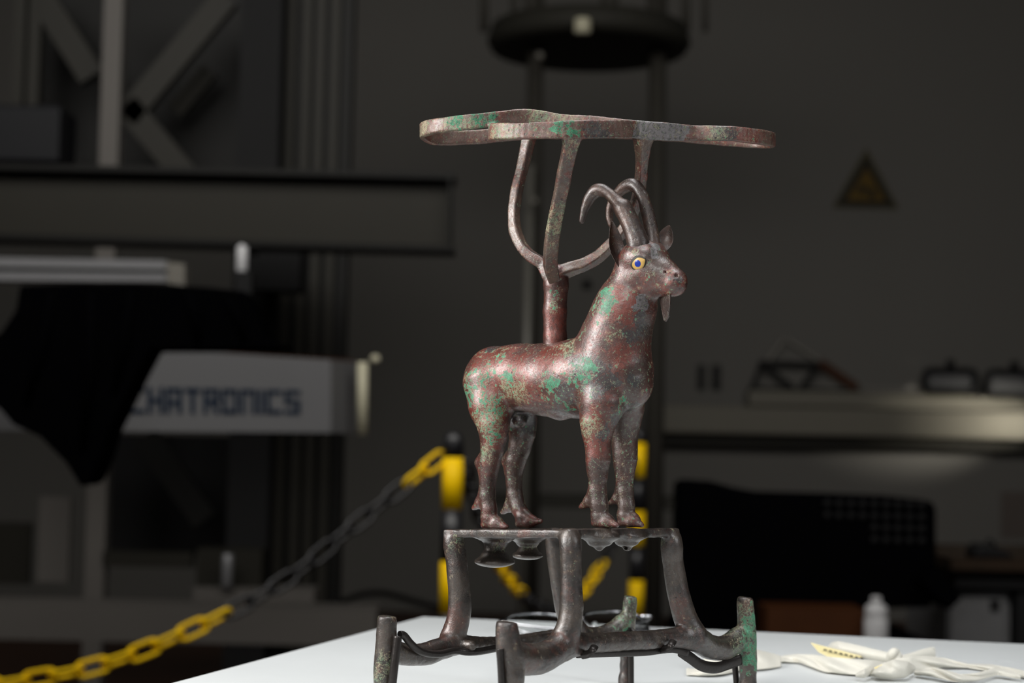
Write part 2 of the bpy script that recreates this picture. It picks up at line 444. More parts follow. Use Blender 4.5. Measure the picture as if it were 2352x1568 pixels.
def chain(prims, pts, part, k=2., sv=1., sz=1.):
    for a, b in zip(pts[:-1], pts[1:]): prims.append(Cap(a[0], b[0], a[1], b[1], part, k, sv, sz))
def ibc(prims, pts, part='ibex', k=3., sv=1., sz=1.):
    chain(prims, [(ib(p[0], p[1], p[3]), p[2] * PX) for p in pts], part, k, sv, sz)
def ob(p):      # local mm -> object space of the stand's parts (m)
    return (p[0] / 1000, p[1] / 1000, (p[2] + O.z * 1000) / 1000)

# ------------------------------------------------------------------ the ibex
B = []
ibc(B, [(1141, 868, 76, 0), (1200, 866, 71, 0), (1262, 872, 77, 0), (1335, 868, 84, 0), (1405, 848, 84, 2)], k=8)
ibc(B, [(1400, 850, 84, 0), (1414, 775, 71, 0), (1434, 712, 62, 0), (1452, 655, 50, 0)], k=8)
ibc(B, [(1440, 872, 52, 2), (1450, 890, 40, 2)], k=10)
ibc(B, [(1285, 915, 38, 0), (1286, 946, 11, 0)], k=8)
# head
ibc(B, [(1462, 606, 46, 0), (1498, 622, 41, 0), (1546, 648, 25, 0)], k=6)
ibc(B, [(1480, 590, 38, 0), (1490, 588, 34, 2)], k=6)
ibc(B, [(1505, 652, 27, 0), (1545, 656, 19, 0)], k=6)                     # jaw
ibc(B, [(1512, 580, 15, 7), (1518, 590, 13, 7)], k=5)                     # far brow
ibc(B, [(1458, 588, 21, -7), (1478, 590, 18, -7.5)], k=5)                 # near brow
ibc(B, [(1498, 604, 26, 0), (1530, 624, 21, 0), (1554, 643, 17, 0), (1556, 654, 16, 0)], k=4)
ibc(B, [(1440, 690, 50, 0), (1462, 698, 40, 0)], k=6)
# near hind
ibc(B, [(1124, 880, 62, -8), (1128, 935, 50, -11), (1133, 975, 35, -13.6), (1134, 1000, 28, -13.6), (1131, 1030, 24, -13.6), (1124, 1062, 22, -13.6),
        (1121, 1088, 18.5, -13.6), (1120, 1112, 15.5, -13.6), (1120, 1140, 15.5, -13.6), (1123, 1170, 16, -13.6), (1124, 1188, 17, -13.6)], k=4)
ibc(B, [(1108, 1050, 8, -13.6), (1103, 1062, 9.5, -13.6), (1108, 1080, 7, -13.6)], k=4)
ibc(B, [(1118, 1146, 13, -13.6), (1103, 1157, 10, -13.6), (1091, 1164, 5.5, -13.6), (1086, 1167, 3.6, -13.6)], k=2)
# far hind
ibc(B, [(1180, 885, 55, 7), (1190, 935, 44, 10), (1198, 970, 33, 13.6), (1200, 996, 27, 13.6), (1194, 1027, 24, 13.6), (1184, 1058, 22, 13.6),
        (1180, 1086, 18, 13.6), (1181, 1112, 15.5, 13.6), (1184, 1140, 15, 13.6), (1190, 1165, 16, 13.6), (1201, 1186, 17, 13.6)], k=4)
ibc(B, [(1170, 1045, 8, 13.6), (1164, 1058, 9, 13.6), (1168, 1078, 7, 13.6)], k=4)
ibc(B, [(1186, 1152, 12, 13.6), (1170, 1165, 9.5, 13.6), (1158, 1173, 5.5, 13.6), (1153, 1177, 3.8, 13.6)], k=2)
# near fore
ibc(B, [(1388, 875, 58, -6), (1382, 930, 48, -11), (1373, 971, 36, -13.6), (1372, 996, 29.5, -13.6), (1374, 1030, 25, -13.6), (1374, 1054, 23, -13.6),
        (1372, 1074, 20, -13.6), (1373, 1098, 17, -13.6), (1373, 1130, 16.5, -13.6), (1376, 1160, 17, -13.6), (1378, 1184, 17.5, -13.6)], k=4)
ibc(B, [(1368, 1056, 20.5, -13.6), (1380, 1056, 20.5, -13.6)], k=1., sv=1.15, sz=.26)
ibc(B, [(1370, 1141, 13, -13.6), (1353, 1153, 10, -13.6), (1339, 1161, 6, -13.6), (1333, 1165, 4, -13.6)], k=2)
# far fore
ibc(B, [(1430, 890, 50, 7), (1436, 940, 40, 12), (1435, 971, 32, 13.6), (1434, 996, 27.5, 13.6), (1435, 1030, 25, 13.6), (1436, 1054, 23, 13.6),
        (1435, 1074, 20, 13.6), (1435, 1098, 16.5, 13.6), (1436, 1130, 16, 13.6), (1439, 1160, 16, 13.6), (1440, 1182, 17, 13.6)], k=4)
ibc(B, [(1430, 1054, 20.5, 13.6), (1442, 1054, 20.5, 13.6)], k=1., sv=1.15, sz=.26)
ibc(B, [(1433, 1134, 11.5, 13.6), (1418, 1146, 8.5, 13.6), (1405, 1153, 5, 13.6), (1399, 1156, 3.4, 13.6)], k=2)
for q in (((1112, 1126, 9), (1103, 1151, 9.5), -13.6), ((1176, 1133, 9), (1169, 1159, 9), 13.6), ((1365, 1122, 9), (1354, 1148, 9.5), -13.6), ((1428, 1116, 8.5), (1418, 1141, 8.5), 13.6)):
    ibc(B, [q[0] + (q[2],), q[1] + (q[2],)], k=4)
# hooves: coronet, wall and toe
for (hx, hy, tx, ty, v) in ((1124, 1190, 1164, 1210, -13.6), (1203, 1187, 1243, 1197, 13.6), (1378, 1186, 1418, 1206, -13.6), (1438, 1184, 1475, 1206, 13.6)):
    ibc(B, [(hx - 3, hy - 3, 18, v), (hx + 1, hy - 1, 18, v)], k=1.0)                        # coronet ridge
    ibc(B, [(hx, hy + 2, 16, v), (hx + 18, hy + 9, 13, v), (tx, ty - 1, 4, v)], k=2)         # sloping front
    ibc(B, [(hx - 9, hy + 15, 9.5, v), (hx + 12, hy + 15, 9.5, v), (tx - 2, ty, 4.5, v)], k=1.5, sv=1.5)   # flared sole
ibc(B, [(1193, 955, 20, 4), (1194, 966, 17, 3)], k=2)
def surf(px, py, prims=None):
    prims = prims or B; p = camL.copy(); d = rayL(px, py); p = p + d * 780
    for i in range(120):
        f = field_at(prims, p[None])[0]
        if f < .02: break
        p = p + d * max(f * .7, .02)
        if (p - camL) @ d > 1300: return None, None
    g = np.array([field_at(prims, (p + e)[None])[0] - field_at(prims, (p - e)[None])[0] for e in np.eye(3) * .3])
    return p, g / np.linalg.norm(g)
eyeP, eyeN = surf(1467, 605)
nosP, nosN = surf(1554, 632); holP, holN = surf(1528, 624); mouP, mouN = surf(1540, 662)
B.append(Cap(nosP + nosN * .7, nosP - nosN * .6, 1.5, 1.1, 'ibex', -1)); B.append(Cap(holP + holN * .6, holP - holN * .8, .75, .6, 'ibex', -1))   # nostril and casting hole

# ---- stem, arms and ring
T = []
chain(T, [(ib(1275, 800, 0), 7.2), (ib(1275, 775, 0), 6.6), (ib(1275, 715, 0), 6.7), (ib(1277, 655, 0), 7.0), (ib(1279, 632, 0), 6.6)], 'stem', 2.)
def bars(pts, w, part, k=.3, n=6, rd=.8):
    P = spline(pts, n)
    for a, b in zip(P[:-1], P[1:]):
        T.append(Bar(a[:3], b[:3], w, (a[3] + b[3]) / 2, (a[4] + b[4]) / 2, part, k, rd))
def wl(x, y, z=0): 
    d = Vector((x, y, z)); return (d.dot(eu), d.dot(ev), d.z)
def L(px, py, dy, *r): return tuple(lc(px, py, dy)) + r
bars([L(1262, 634, 2, 3.4, 3.4), L(1247, 606, 4, 3.0, 3.2), L(1220, 588, 7, 3, 3), L(1197, 563, 10, 3, 2.9), L(1183, 525, 14, 3, 2.9), L(1181, 480, 16, 2.9, 2.8), L(1190, 425, 19, 2.9, 2.8), L(1204, 370, 22, 3., 2.9), L(1214, 322, 24, 3.4, 3.2), L(1217, 305, 24, 4, 3.6)], wl(.62, .78), 'arm_left')
bars([L(1272, 640, -9, 3.6, 2.6), L(1265, 612, -16, 3.9, 2.6), L(1266, 570, -24, 3.9, 2.5), L(1275, 510, -32, 3.9, 2.4), L(1288, 445, -41, 3.9, 2.4), L(1301, 380, -50, 3.9, 2.4), L(1311, 330, -57, 4.2, 2.6), L(1313, 312, -59, 5.4, 3.2)], wl(.95, .28), 'arm_front')
bars([L(1285, 628, 1, 3.6, 3.6), L(1315, 617, 3, 3.4, 3.3), L(1345, 606, 4, 3.1, 3.1), L(1380, 584, 4, 3, 3), L(1412, 552, 3, 2.9, 2.9), L(1440, 516, 1, 2.9, 2.9), L(1463, 460, -6, 2.9, 2.9), L(1471, 415, -12, 2.9, 2.9), L(1475, 365, -22, 3.1, 3.1), L(1477, 330, -30, 3.9, 3.9), L(1478, 315, -33, 4.6, 4.6)], wl(.74, .66), 'arm_right')
def band(P, part, th, n=6, closed=False):
    P = spline_closed(P, n) if closed else spline(P, n); m = len(P)
    for i in range(m if closed else m - 1):
        a, b = P[i], P[(i + 1) % m]
        T.append(Bar(a[:3], b[:3], (0, 0, 1), (a[3] + b[3]) / 2, th, part, .25, .7))
band([L(971, 302, 0, 4.2), L(984, 293, -16, 4.2), L(1020, 287, -25, 4.1), L(1082, 280, -30, 4.2), L(1150, 273, -28, 4.3), L(1215, 269, -23, 4.4), L(1290, 280, -25, 4.3), L(1370, 286, -31, 4.5), L(1450, 296, -37, 5.0), L(1520, 302, -36, 5.0), L(1590, 306, -27, 4.3), L(1645, 306, -31, 4.1), L(1700, 309, -30, 4.1), L(1752, 316, -18, 4.1), L(1774, 321, 0, 4.1), L(1755, 325, 16, 4), L(1720, 324, 24, 4), L(1650, 318, 27, 4), L(1560, 310, 25, 4.1), L(1440, 303, 22, 4.2), L(1320, 299, 22, 4.2), L(1220, 302, 24, 4.2), L(1140, 311, 25, 4.1), L(1060, 316, 22, 4.1), L(1000, 317, 13, 4.1)], 'ring', 1.8, closed=True)
band([L(1458, 297, -39, 4.9), L(1400, 297, -52, 5.0), L(1310, 298, -61, 4.9), L(1220, 301, -58, 4.5), L(1150, 302, -47, 4.5), L(1130, 302, -34, 4.5), L(1150, 294, -26, 4.4), L(1210, 276, -23, 4.3)], 'ring_loop', 1.8)

# ---- plate, legs, rails and posts
D = []
pl = [lc(1019, 1228, -5), lc(1307, 1222, -66), lc(1559, 1226, 5), lc(1268, 1219, 66)]
class Plate:
    def __init__(s):
        s.part = 'plate'; s.k = 1.5; P = np.array(pl); s.c = P.mean(0)
        s.n = np.cross(P[2] - P[0], P[3] - P[1]); s.n /= np.linalg.norm(s.n)
        if s.n[2] < 0: s.n = -s.n
        s.e = []
        for i in range(4):
            a, b = P[i], P[(i + 1) % 4]; o = np.cross(b - a, s.n); o /= np.linalg.norm(o)
            if o @ (s.c - a) > 0: o = -o
            s.e.append((a, o))
        s.lo = P.min(0) - 8; s.hi = P.max(0) + 8
    def d(s, X, Y, Z):
        q = None
        for a, o in s.e:
            v = (X - a[0]) * o[0] + (Y - a[1]) * o[1] + (Z - a[2]) * o[2] - .4
            q = v if q is None else np.maximum(q, v)
        h = np.abs((X - s.c[0]) * s.n[0] + (Y - s.c[1]) * s.n[1] + (Z - s.c[2]) * s.n[2])
        # thick rim, thin sheet in the middle
        t = np.where(q > -5.5, 2.4, 1.3) - .8
        h = h - t
        return np.sqrt(np.maximum(q + .8, 0) ** 2 + np.maximum(h, 0) ** 2) + np.minimum(np.maximum(q + .8, h), 0) - .8
D.append(Plate())
# dimples under the hooves
for px, py, dy in ((1140, 1232, 14), (1212, 1232, 34), (1378, 1230, -40), (1440, 1230, -18)):
    p = lc(px, py, dy); D.append(Cap(p + (0, 0, -.8), p + (0, 0, -3.4), 11, 7, 'plate', 3., 1., .45))
def tubes(pts, part, k=3.5, n=4):
    P = spline([tuple(lc(p[0], p[1], p[2])) + (p[3] * PX,) for p in pts], n)
    for a, b in zip(P[:-1], P[1:]): D.append(Cap(a[:3], b[:3], a[3], b[3], part, k))
tubes([(1041, 1243, -4, 18), (1044, 1262, -4, 18), (1051, 1310, -5, 19), (1056, 1365, -5, 20), (1055, 1410, -5, 20), (1046, 1445, -5, 21), (1030, 1478, -7, 21)], 'leg_left')
tubes([(1309, 1237, -63, 18), (1311, 1270, -64, 18), (1312, 1350, -65, 19), (1312, 1410, -66, 20), (1303, 1452, -67, 22), (1284, 1486, -68, 23)], 'leg_front')
tubes([(1542, 1242, 4, 19), (1543, 1265, 4, 19), (1550, 1320, 5, 20), (1561, 1375, 5, 21), (1577, 1425, 6, 22), (1602, 1466, 6, 23)], 'leg_right')
tubes([(1273, 1234, 64, 18), (1276, 1270, 65, 17), (1284, 1330, 66, 17), (1295, 1390, 67, 18), (1310, 1430, 68, 20), (1335, 1455, 70, 20)], 'leg_back')
tubes([(892, 1488, -50, 19), (925, 1502, -42, 19), (970, 1503, -28, 20), (1010, 1490, -16, 20), (1050, 1480, -6, 18), (1110, 1477, 15, 13), (1180, 1474, 36, 13), (1250, 1466, 54, 15), (1320, 1459, 68, 18), (1365, 1462, 80, 19), (1405, 1452, 90, 19), (1436, 1424, 98, 18)], 'rail_left')
D.append(Cap(lc(1060, 1482, -8), lc(1082, 1482, -12), 3.4, 3.2, 'rail_left', 1.))
tubes([(1172, 1505, -104, 26), (1205, 1514, -94, 28), (1245, 1510, -82, 27), (1290, 1486, -68, 25), (1330, 1479, -56, 20), (1400, 1474, -38, 18), (1480, 1470, -20, 18), (1550, 1464, -2, 19), (1600, 1468, 10, 24), (1632, 1486, 24, 24), (1668, 1486, 38, 24), (1700, 1462, 48, 23)], 'rail_right')
def post(pts, dy, part):
    P = [(px, py, dy, r) for px, py, r in pts]
    base = lc(P[-1][0], P[-1][1], dy); top = [tuple(lc(p[0], p[1], p[2])) + (p[3] * PX,) for p in P]
    foot = tuple(base[:2]) + (-O.z * 1000 + P[-1][3] * PX + .9, P[-1][3] * PX)
    S_ = spline(top + [foot], 4)
    for a, b in zip(S_[:-1], S_[1:]): D.append(Cap(a[:3], b[:3], a[3], b[3], part, 3.))
    t0 = np.array(top[0][:3]); CUTS.append(Cap(t0 + (1.5, 1, 24), t0 + (1.5, 1, 24), 24, 24, part, -1))      # broken, flat top
CUTS = []
post([(889, 1416, 16.5), (888, 1450, 17), (887, 1490, 18.5), (884, 1530, 18.5), (882, 1568, 18.5)], -52, 'post_left')
post([(1163, 1430, 17), (1166, 1465, 19), (1171, 1500, 21), (1175, 1540, 20), (1177, 1572, 19)], -106, 'post_front')
post([(1711, 1372, 13.5), (1713, 1400, 15.5), (1716, 1450, 18), (1718, 1500, 18), (1718, 1570, 18)], 50, 'post_right')
post([(1448, 1370, 11.5), (1446, 1395, 13), (1441, 1440, 15), (1439, 1480, 14), (1438, 1570, 14)], 100, 'post_back')
D += CUTS
# flat broken tops: cut with a large ball
# ---- studs under the plate (tenons cast under the hooves)
for (px, py, dy, s, sn) in ((1137, 1252, 12, 1.0, 'stud_a'), (1213, 1248, 34, .76, 'stud_b')):
    p = lc(px, py, dy)
    chain(D, [(p + (0, 0, 3), 6.2 * s), (p + (0, 0, -3), 6.2 * s)], sn, 2.)
    D.append(Cap(p + (0, 0, -5.6 * s), p + (0, 0, -7.5 * s), 8.2 * s, 10 * s, sn, 2.5, 1., .4))
    D.append(Cap(p + (0, 0, -9.2 * s), p + (0, 0, -9.6 * s), 12.0 * s, 12.0 * s, sn, 2.5, 1., .24))
for (px, py, dy, hole) in ((1377, 1256, -40, 0), (1441, 1257, -18, 1)):
    p = lc(px, py, dy); D.append(Cap(p + (0, 0, 5), p + (0, 0, .6), 3.3, 2.9, 'peg_%d' % hole, 1.2))
    if hole: D.append(Cap(p + np.array(wl(-.55, -.85)) * 3.4, p, 1.3, .7, 'peg_%d' % hole, -1))

# ------------------------------------------------------------------ stand materials
bl_ibex = []
def BL(lst, px, py, r, typ):
    p, _ = surf(px, py)
    if p is not None: lst.append((ob(p), r / 1000, typ))
for px, py, r, typ in ((1335, 850, 15, 'dark'), (1365, 880, 12, 'dark'), (1300, 905, 13, 'dark'), (1290, 940, 10, 'dark'), (1450, 760, 12, 'dark'), (1470, 740, 8, 'dark'),
                       (1440, 940, 14, 'dark'), (1425, 960, 10, 'dark'), (1215, 965, 14, 'dark'), (1190, 950, 12, 'dark'), (1380, 1000, 8, 'dark'), (1460, 880, 8, 'dark'),
                       (1350, 835, 5, 'solid'), (1345, 850, 5, 'solid'), (1335, 868, 4.5, 'solid'), (1328, 885, 3.5, 'solid'), (1262, 888, 5, 'solid'), (1280, 878, 5, 'solid'), (1272, 868, 4, 'solid'), (1388, 690, 5, 'solid'), (1380, 715, 5, 'solid'), (1394, 668, 4, 'solid'), (1375, 735, 4, 'solid'), (1072, 905, 3.5, 'solid'), (1078, 920, 3, 'solid'), (1172, 858, 4, 'solid'), (1100, 850, 3.5, 'solid'), (1360, 860, 14, 'dark'), (1385, 885, 10, 'dark'), (1400, 880, 8, 'dark'),
                       (1260, 890, 15, 'green'), (1330, 860, 15, 'green'), (1090, 900, 14, 'green'), (1170, 860, 10, 'green'), (1120, 930, 14, 'green'), (1130, 985, 11, 'green'), (1075, 870, 8, 'green'),
                       (1110, 850, 12, 'green'), (1380, 700, 14, 'green'), (1430, 930, 7, 'green'), (1295, 930, 9, 'green'), (1340, 770, 8, 'green'),
                       (1120, 960, 14, 'pale'), (1120, 1040, 10, 'pale'), (1350, 980, 9, 'pale'), (1180, 900, 14, 'pale'), (1400, 770, 6, 'pale'), (1300, 800, 10, 'pale'),
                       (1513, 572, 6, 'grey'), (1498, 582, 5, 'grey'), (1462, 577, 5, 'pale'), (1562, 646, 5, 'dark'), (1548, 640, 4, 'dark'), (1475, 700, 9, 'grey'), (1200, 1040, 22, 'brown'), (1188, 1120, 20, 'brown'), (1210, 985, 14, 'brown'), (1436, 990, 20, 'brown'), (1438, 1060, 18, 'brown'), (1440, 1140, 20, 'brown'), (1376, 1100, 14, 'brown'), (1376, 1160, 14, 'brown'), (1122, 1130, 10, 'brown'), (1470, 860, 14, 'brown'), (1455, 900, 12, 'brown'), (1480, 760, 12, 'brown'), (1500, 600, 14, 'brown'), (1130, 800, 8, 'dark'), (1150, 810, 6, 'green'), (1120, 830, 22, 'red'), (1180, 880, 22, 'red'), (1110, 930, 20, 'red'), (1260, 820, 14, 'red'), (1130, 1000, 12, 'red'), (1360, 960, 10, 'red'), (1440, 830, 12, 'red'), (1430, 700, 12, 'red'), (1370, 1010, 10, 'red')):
    BL(bl_ibex, px, py, r, typ)
RB1, RB2 = srgb(90, 54, 47), srgb(62, 43, 39)
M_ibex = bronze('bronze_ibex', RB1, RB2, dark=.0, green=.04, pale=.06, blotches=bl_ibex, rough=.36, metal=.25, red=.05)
M_horn = bronze('bronze_horn', srgb(84, 60, 50), srgb(54, 40, 35), dark=.0, green=.0, pale=.03, rough=.4, red=.0)
bl_stem = [(ob(ib(1272, y, -7)), r / 1000, ty) for y, r, ty in ((660, 8, 'green'), (690, 7, 'green'), (670, 4, 'solid'), (705, 6, 'pale'), (760, 9, 'red'), (730, 9, 'red'), (785, 5, 'pale'))]
M_stem = bronze('bronze_stem', srgb(88, 52, 44), srgb(62, 42, 38), blotches=bl_stem, pale=.0, red=.03)
M_arm = bronze('bronze_arm', srgb(96, 74, 62), srgb(66, 50, 43), pale=.06, green=.0, red=.02, rough=.45, metal=.25, blotches=[(ob(lc(1311, 335, -57)), .008, 'pale'), (ob(lc(1476, 335, -30)), .007, 'green'), (ob(lc(1275, 510, -33)), .016, 'pale')])
bl_ring = [(ob(lc(px, py, dy)), r / 1000, ty) for px, py, dy, r, ty in (
    (1100, 272, -32, 12, 'solid'), (1128, 272, -30, 10, 'solid'), (1045, 278, -30, 8, 'solid'), (1285, 292, -63, 7, 'solid'), (1322, 296, -64, 10, 'solid'), (1302, 298, -64, 10, 'solid'), (1235, 300, -62, 10, 'green'), (1180, 305, -56, 9, 'green'),
    (1480, 300, -38, 11, 'grey'), (1520, 300, -37, 11, 'grey'), (1560, 305, -33, 10, 'grey'), (1375, 305, -58, 12, 'dark'), (1660, 308, -33, 13, 'dark'), (985, 300, -12, 12, 'pale'), (1240, 262, -24, 10, 'pale'), (1300, 270, -25, 10, 'pale'),
    (1150, 300, -50, 12, 'pale'), (1050, 285, -30, 14, 'pale'), (1640, 312, -33, 10, 'pale'), (1140, 300, -42, 9, 'red'), (1720, 315, -28, 14, 'red'))]
M_ring = bronze('bronze_ring', srgb(112, 84, 74), srgb(86, 62, 54), dark=.0, green=.0, pale=.07, blotches=bl_ring, rough=.5, metal=.2, solidk=.17, coat=.6, red=.02)
M_ring2 = M_ring
BB1, BB2 = srgb(74, 64, 57), srgb(46, 40, 37)
bl_base = [(ob(lc(px, py, dy)), r / 1000, ty) for px, py, dy, r, ty in (
    (1450, 1390, 97, 18, 'solid'), (1432, 1440, 92, 16, 'solid'), (1440, 1410, 94, 18, 'pale'), (1728, 1450, 45, 14, 'solid'), (1728, 1510, 46, 14, 'solid'), (1720, 1400, 45, 9, 'green'), (1448, 1390, 98, 10, 'pale'), (1420, 1450, 92, 8, 'solid'), (1342, 1450, 70, 8, 'solid'), (1725, 1440, 46, 10, 'green'), (1725, 1500, 46, 14, 'green'), (1700, 1480, 42, 12, 'green'), (1735, 1470, 48, 8, 'solid'),
    (1700, 1420, 46, 16, 'pale'), (1680, 1490, 40, 14, 'pale'), (1050, 1252, -8, 7, 'pale'), (1045, 1240, -8, 5, 'green'), (885, 1540, -56, 12, 'pale'), (890, 1415, -54, 6, 'pale'), (1538, 1240, 0, 5, 'pale'), (1578, 1452, 2, 5, 'pale'),
    (1150, 1258, 8, 7, 'pale'), (1215, 1250, 30, 7, 'pale'), (1040, 1420, -9, 14, 'red'), (1030, 1460, -9, 10, 'red'), (1300, 1470, -72, 10, 'red'), (1200, 1520, -100, 12, 'red'), (1565, 1400, 0, 10, 'red'), (1200, 1232, -48, 12, 'red'), (1720, 1400, 46, 8, 'red'))]
M_base = bronze('bronze_base', BB1, BB2, dark=.02, green=-.01, pale=.025, redcol=srgb(86, 56, 48), solidk=.11, coat=.9, blotches=bl_base, rough=.35, metal=.35, gcol=srgb(52, 110, 74))

# ------------------------------------------------------------------ mesh the stand
V, N, Q, part, names = mesh_sdf(B, .62, (.12, .07))
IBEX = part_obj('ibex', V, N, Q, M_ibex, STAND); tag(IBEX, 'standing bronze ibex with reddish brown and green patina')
def emit(prims, h, amp, rename, mats):
    V, N, Q, part, names = mesh_sdf(prims, h, amp)
    for i, nm in enumerate(names):
        q = Q[part == i]
        if len(q):
            k = rename.get(nm, nm); part_obj(k, V, N, q, mats.get(k, mats['*']), STAND)
emit(T, .62, (.28, .12), {'arm_left': 'arm', 'arm_front': 'arm', 'arm_right': 'arm'}, {'stem': M_stem, 'arm': M_arm, '*': M_ring})
emit(D, .8, (.3, .12), {'stud_a': 'stud', 'stud_b': 'stud', 'peg_0': 'peg', 'peg_1': 'peg', 'leg_left': 'leg', 'leg_front': 'leg', 'leg_right': 'leg', 'leg_back': 'leg', 'rail_left': 'rail', 'rail_right': 'rail',
                        'post_left': 'upright_post', 'post_front': 'upright_post', 'post_right': 'upright_post', 'post_back': 'upright_post'}, {'*': M_base})
tag(STAND, 'patinated bronze stand with an ibex carrying a looped ring on three arms', 'sculpture')

# ---- horns, ears, beard, eyes (sub-parts of the ibex)
def l2w(p):
    return O + eu * (p[0] / 1000) + ev * (p[1] / 1000) + Vector((0, 0, p[2] / 1000))
def horn(pts, name='horn'):
    H_ = []
    P = spline([tuple(ib(p[0], p[1], p[3])) + (p[2] * PX,) for p in pts], 5)
    for a, b in zip(P[:-1], P[1:]): H_.append(Cap(a[:3], b[:3], a[3], b[3], name, 1.0))
    for i in (4,):
        if i < len(pts) - 2:
            p = ib(pts[i][0], pts[i][1], pts[i][3]); d = ib(pts[i + 1][0], pts[i + 1][1], pts[i + 1][3]) - p; d /= np.linalg.norm(d)
            up = np.array((d[2] * -1, 0, d[0])) * -1
            if up[0] < 0: up = -up
            H_.append(Cap(p + up * pts[i][2] * PX * .35, p + up * pts[i][2] * PX * .45, pts[i][2] * PX * .75, pts[i][2] * PX * .72, name, 1.5))
    V, N, Q, part, names = mesh_sdf(H_, .5, (.2, .12))
    return part_obj(name, V, N, Q, M_horn, IBEX)
horn([(1468, 574, 25, -4.5), (1464, 552, 23, -5), (1451, 520, 20.5, -6), (1437, 490, 19.5, -6.6), (1430, 479, 18.5, -7), (1421, 468, 13.5, -7.4), (1408, 454, 12, -8), (1395, 442, 11.5, -8.6), (1380, 436, 13.5, -9), (1366, 440, 13.5, -9.4), (1354, 456, 11.5, -9.8), (1344, 478, 9, -10), (1338, 500, 6, -10), (1336, 509, 4, -10)])
horn([(1503, 575, 15, 4.5), (1499, 548, 14.5, 5), (1493, 515, 14.5, 6), (1486, 484, 13.5, 7), (1477, 455, 12, 8), (1466, 433, 12.5, 8.6), (1452, 424, 14, 9), (1435, 430, 12.5, 9.5), (1420, 444, 10.5, 10), (1408, 461, 9, 10), (1401, 481, 8, 10), (1400, 502, 6.5, 10), (1403, 518, 4, 10)])
def leaf(base, tip, width, cup_dir, mat, name, cup=.25, thick=.9, root=.35):
    """cupped ear: two skins joined at the rim"""
    base = np.array(base); tip = np.array(tip); ax = tip - base; Ln = np.linalg.norm(ax); ax /= Ln
    cd_ = np.array(cup_dir, float); cd_ -= ax * (cd_ @ ax); cd_ /= np.linalg.norm(cd_); sd = np.cross(ax, cd_)
    nu, nv = 14, 9; fr = []; bk = []
    for i in range(nu):
        t = i / (nu - 1); wdt = width / 2 * (root * (1 - t) ** 1.5 + 1.25 * math.sin(math.pi * min(1, t * .93 + .05)) ** .75 * (1 - .25 * t)); 
        if i == nu - 1: wdt = width * .05
        for j in range(nv):
            s = j / (nv - 1) * 2 - 1
            p = base + ax * (Ln * t) + sd * (s * wdt) + cd_ * (cup * width * (s * s) * min(1, wdt / width * 2) - .12 * Ln * math.sin(t * math.pi))
            e = (1 - s * s) * thick
            fr.append(p + cd_ * .18); bk.append(p - cd_ * (e + .25))
    f = []; n = nu * nv
    for i in range(nu - 1):
        for j in range(nv - 1):
            a = i * nv + j
            f.append((a, a + 1, a + nv + 1, a + nv)); f.append((n + a, n + a + nv, n + a + nv + 1, n + a + 1))
    for i in range(nu - 1):
        for j in (0, nv - 1):
            a = i * nv + j; f.append((a, a + nv, n + a + nv, n + a))
    for i in (0, nu - 1):
        for j in range(nv - 1):
            a = i * nv + j; f.append((a, a + 1, n + a + 1, n + a))
    b = MB(); b.add([l2w(p) for p in fr + bk], f, True)
    o = b.build(name, mat, IBEX); s = o.modifiers.new('sub', 'SUBSURF'); s.levels = 1; s.render_levels = 2
    return o
leaf(ib(1430, 618, -8), ib(1405, 507, -11), 8.2, wl(.5, -.87), M_horn, 'ear', cup=.34)
leaf(ib(1519, 576, 9), ib(1537, 517, 13), 8.0, wl(-.1, -1), M_horn, 'ear', cup=.2, root=.2)
# beard blade
bp = [ib(x, y, v) for x, y, v in ((1511, 668, 3), (1541, 664, -3.5), (1540, 700, -3), (1537, 726, -1.2), (1530, 739, 0), (1525, 736, .6), (1518, 700, 2))]
MB().prism([l2w(p + np.array((0, -.7, 0))) for p in bp], ev * .0014).build('beard', M_horn, IBEX, .0004)
# eye: dark socket ring, shell inlay and lapis pupil
M_shell = plain('shell_inlay', srgb(178, 144, 78), .4, var=.25, scale=300)
M_lapis = plain('lapis_inlay', srgb(24, 48, 140), .3, var=.35, scale=900)
M_socket = plain('dark_socket', srgb(36, 32, 26), .6)
def disc(c, n, ax, bx, h, almond, mat, name, off):
    n = np.array(n); up = np.array((0, 0, 1.)); rt = np.cross(up, n); rt /= np.linalg.norm(rt); up = np.cross(n, rt)
    ca, sa = math.cos(math.radians(20)), math.sin(math.radians(20)); r2 = rt * ca + up * sa; u2 = np.cross(n, r2)
    seg = 36; vs = []; fs = []
    for r, hh in ((1.0, 0), (.92, .55 * h), (.6, .92 * h), (.02, h)):
        for k in range(seg):
            an = 2 * math.pi * k / seg; x = math.cos(an); y = math.sin(an)
            if almond: y = y * (1 - .5 * max(0, x) ** 2) + .10 * max(0, x) ** 2
            vs.append(l2w(c + n * (off + hh) + (r2 * x * ax + u2 * y * bx) * r))
    for i in range(3):
        for k in range(seg): fs.append((i * seg + k, i * seg + (k + 1) % seg, (i + 1) * seg + (k + 1) % seg, (i + 1) * seg + k))
    fs.append(tuple(3 * seg + k for k in range(seg))); fs.append(tuple(range(seg - 1, -1, -1)))
    return MB().add(vs, fs, True).build(name, mat, IBEX)
for side in (-1, 1):
    if side == -1: c, n = eyeP, eyeN
    else:
        c, n = eyeP * (1, -1, 1), eyeN * (1, -1, 1)
    rt_ = np.cross((0, 0, 1.), n); rt_ /= np.linalg.norm(rt_)
    disc(c - rt_ * .35, n, 5.3, 4.5, .5, True, M_socket, 'eye_socket', -.5)
    disc(c, n, 4.7, 3.5, .8, True, M_shell, 'eye_inlay', -.55)
    q_ = c.copy(); rt = np.cross((0, 0, 1.), n); rt /= np.linalg.norm(rt)
    disc(c - rt * .5, n, 2.1, 2.1, .3, False, M_lapis, 'pupil', .05)
    if side == 1: break

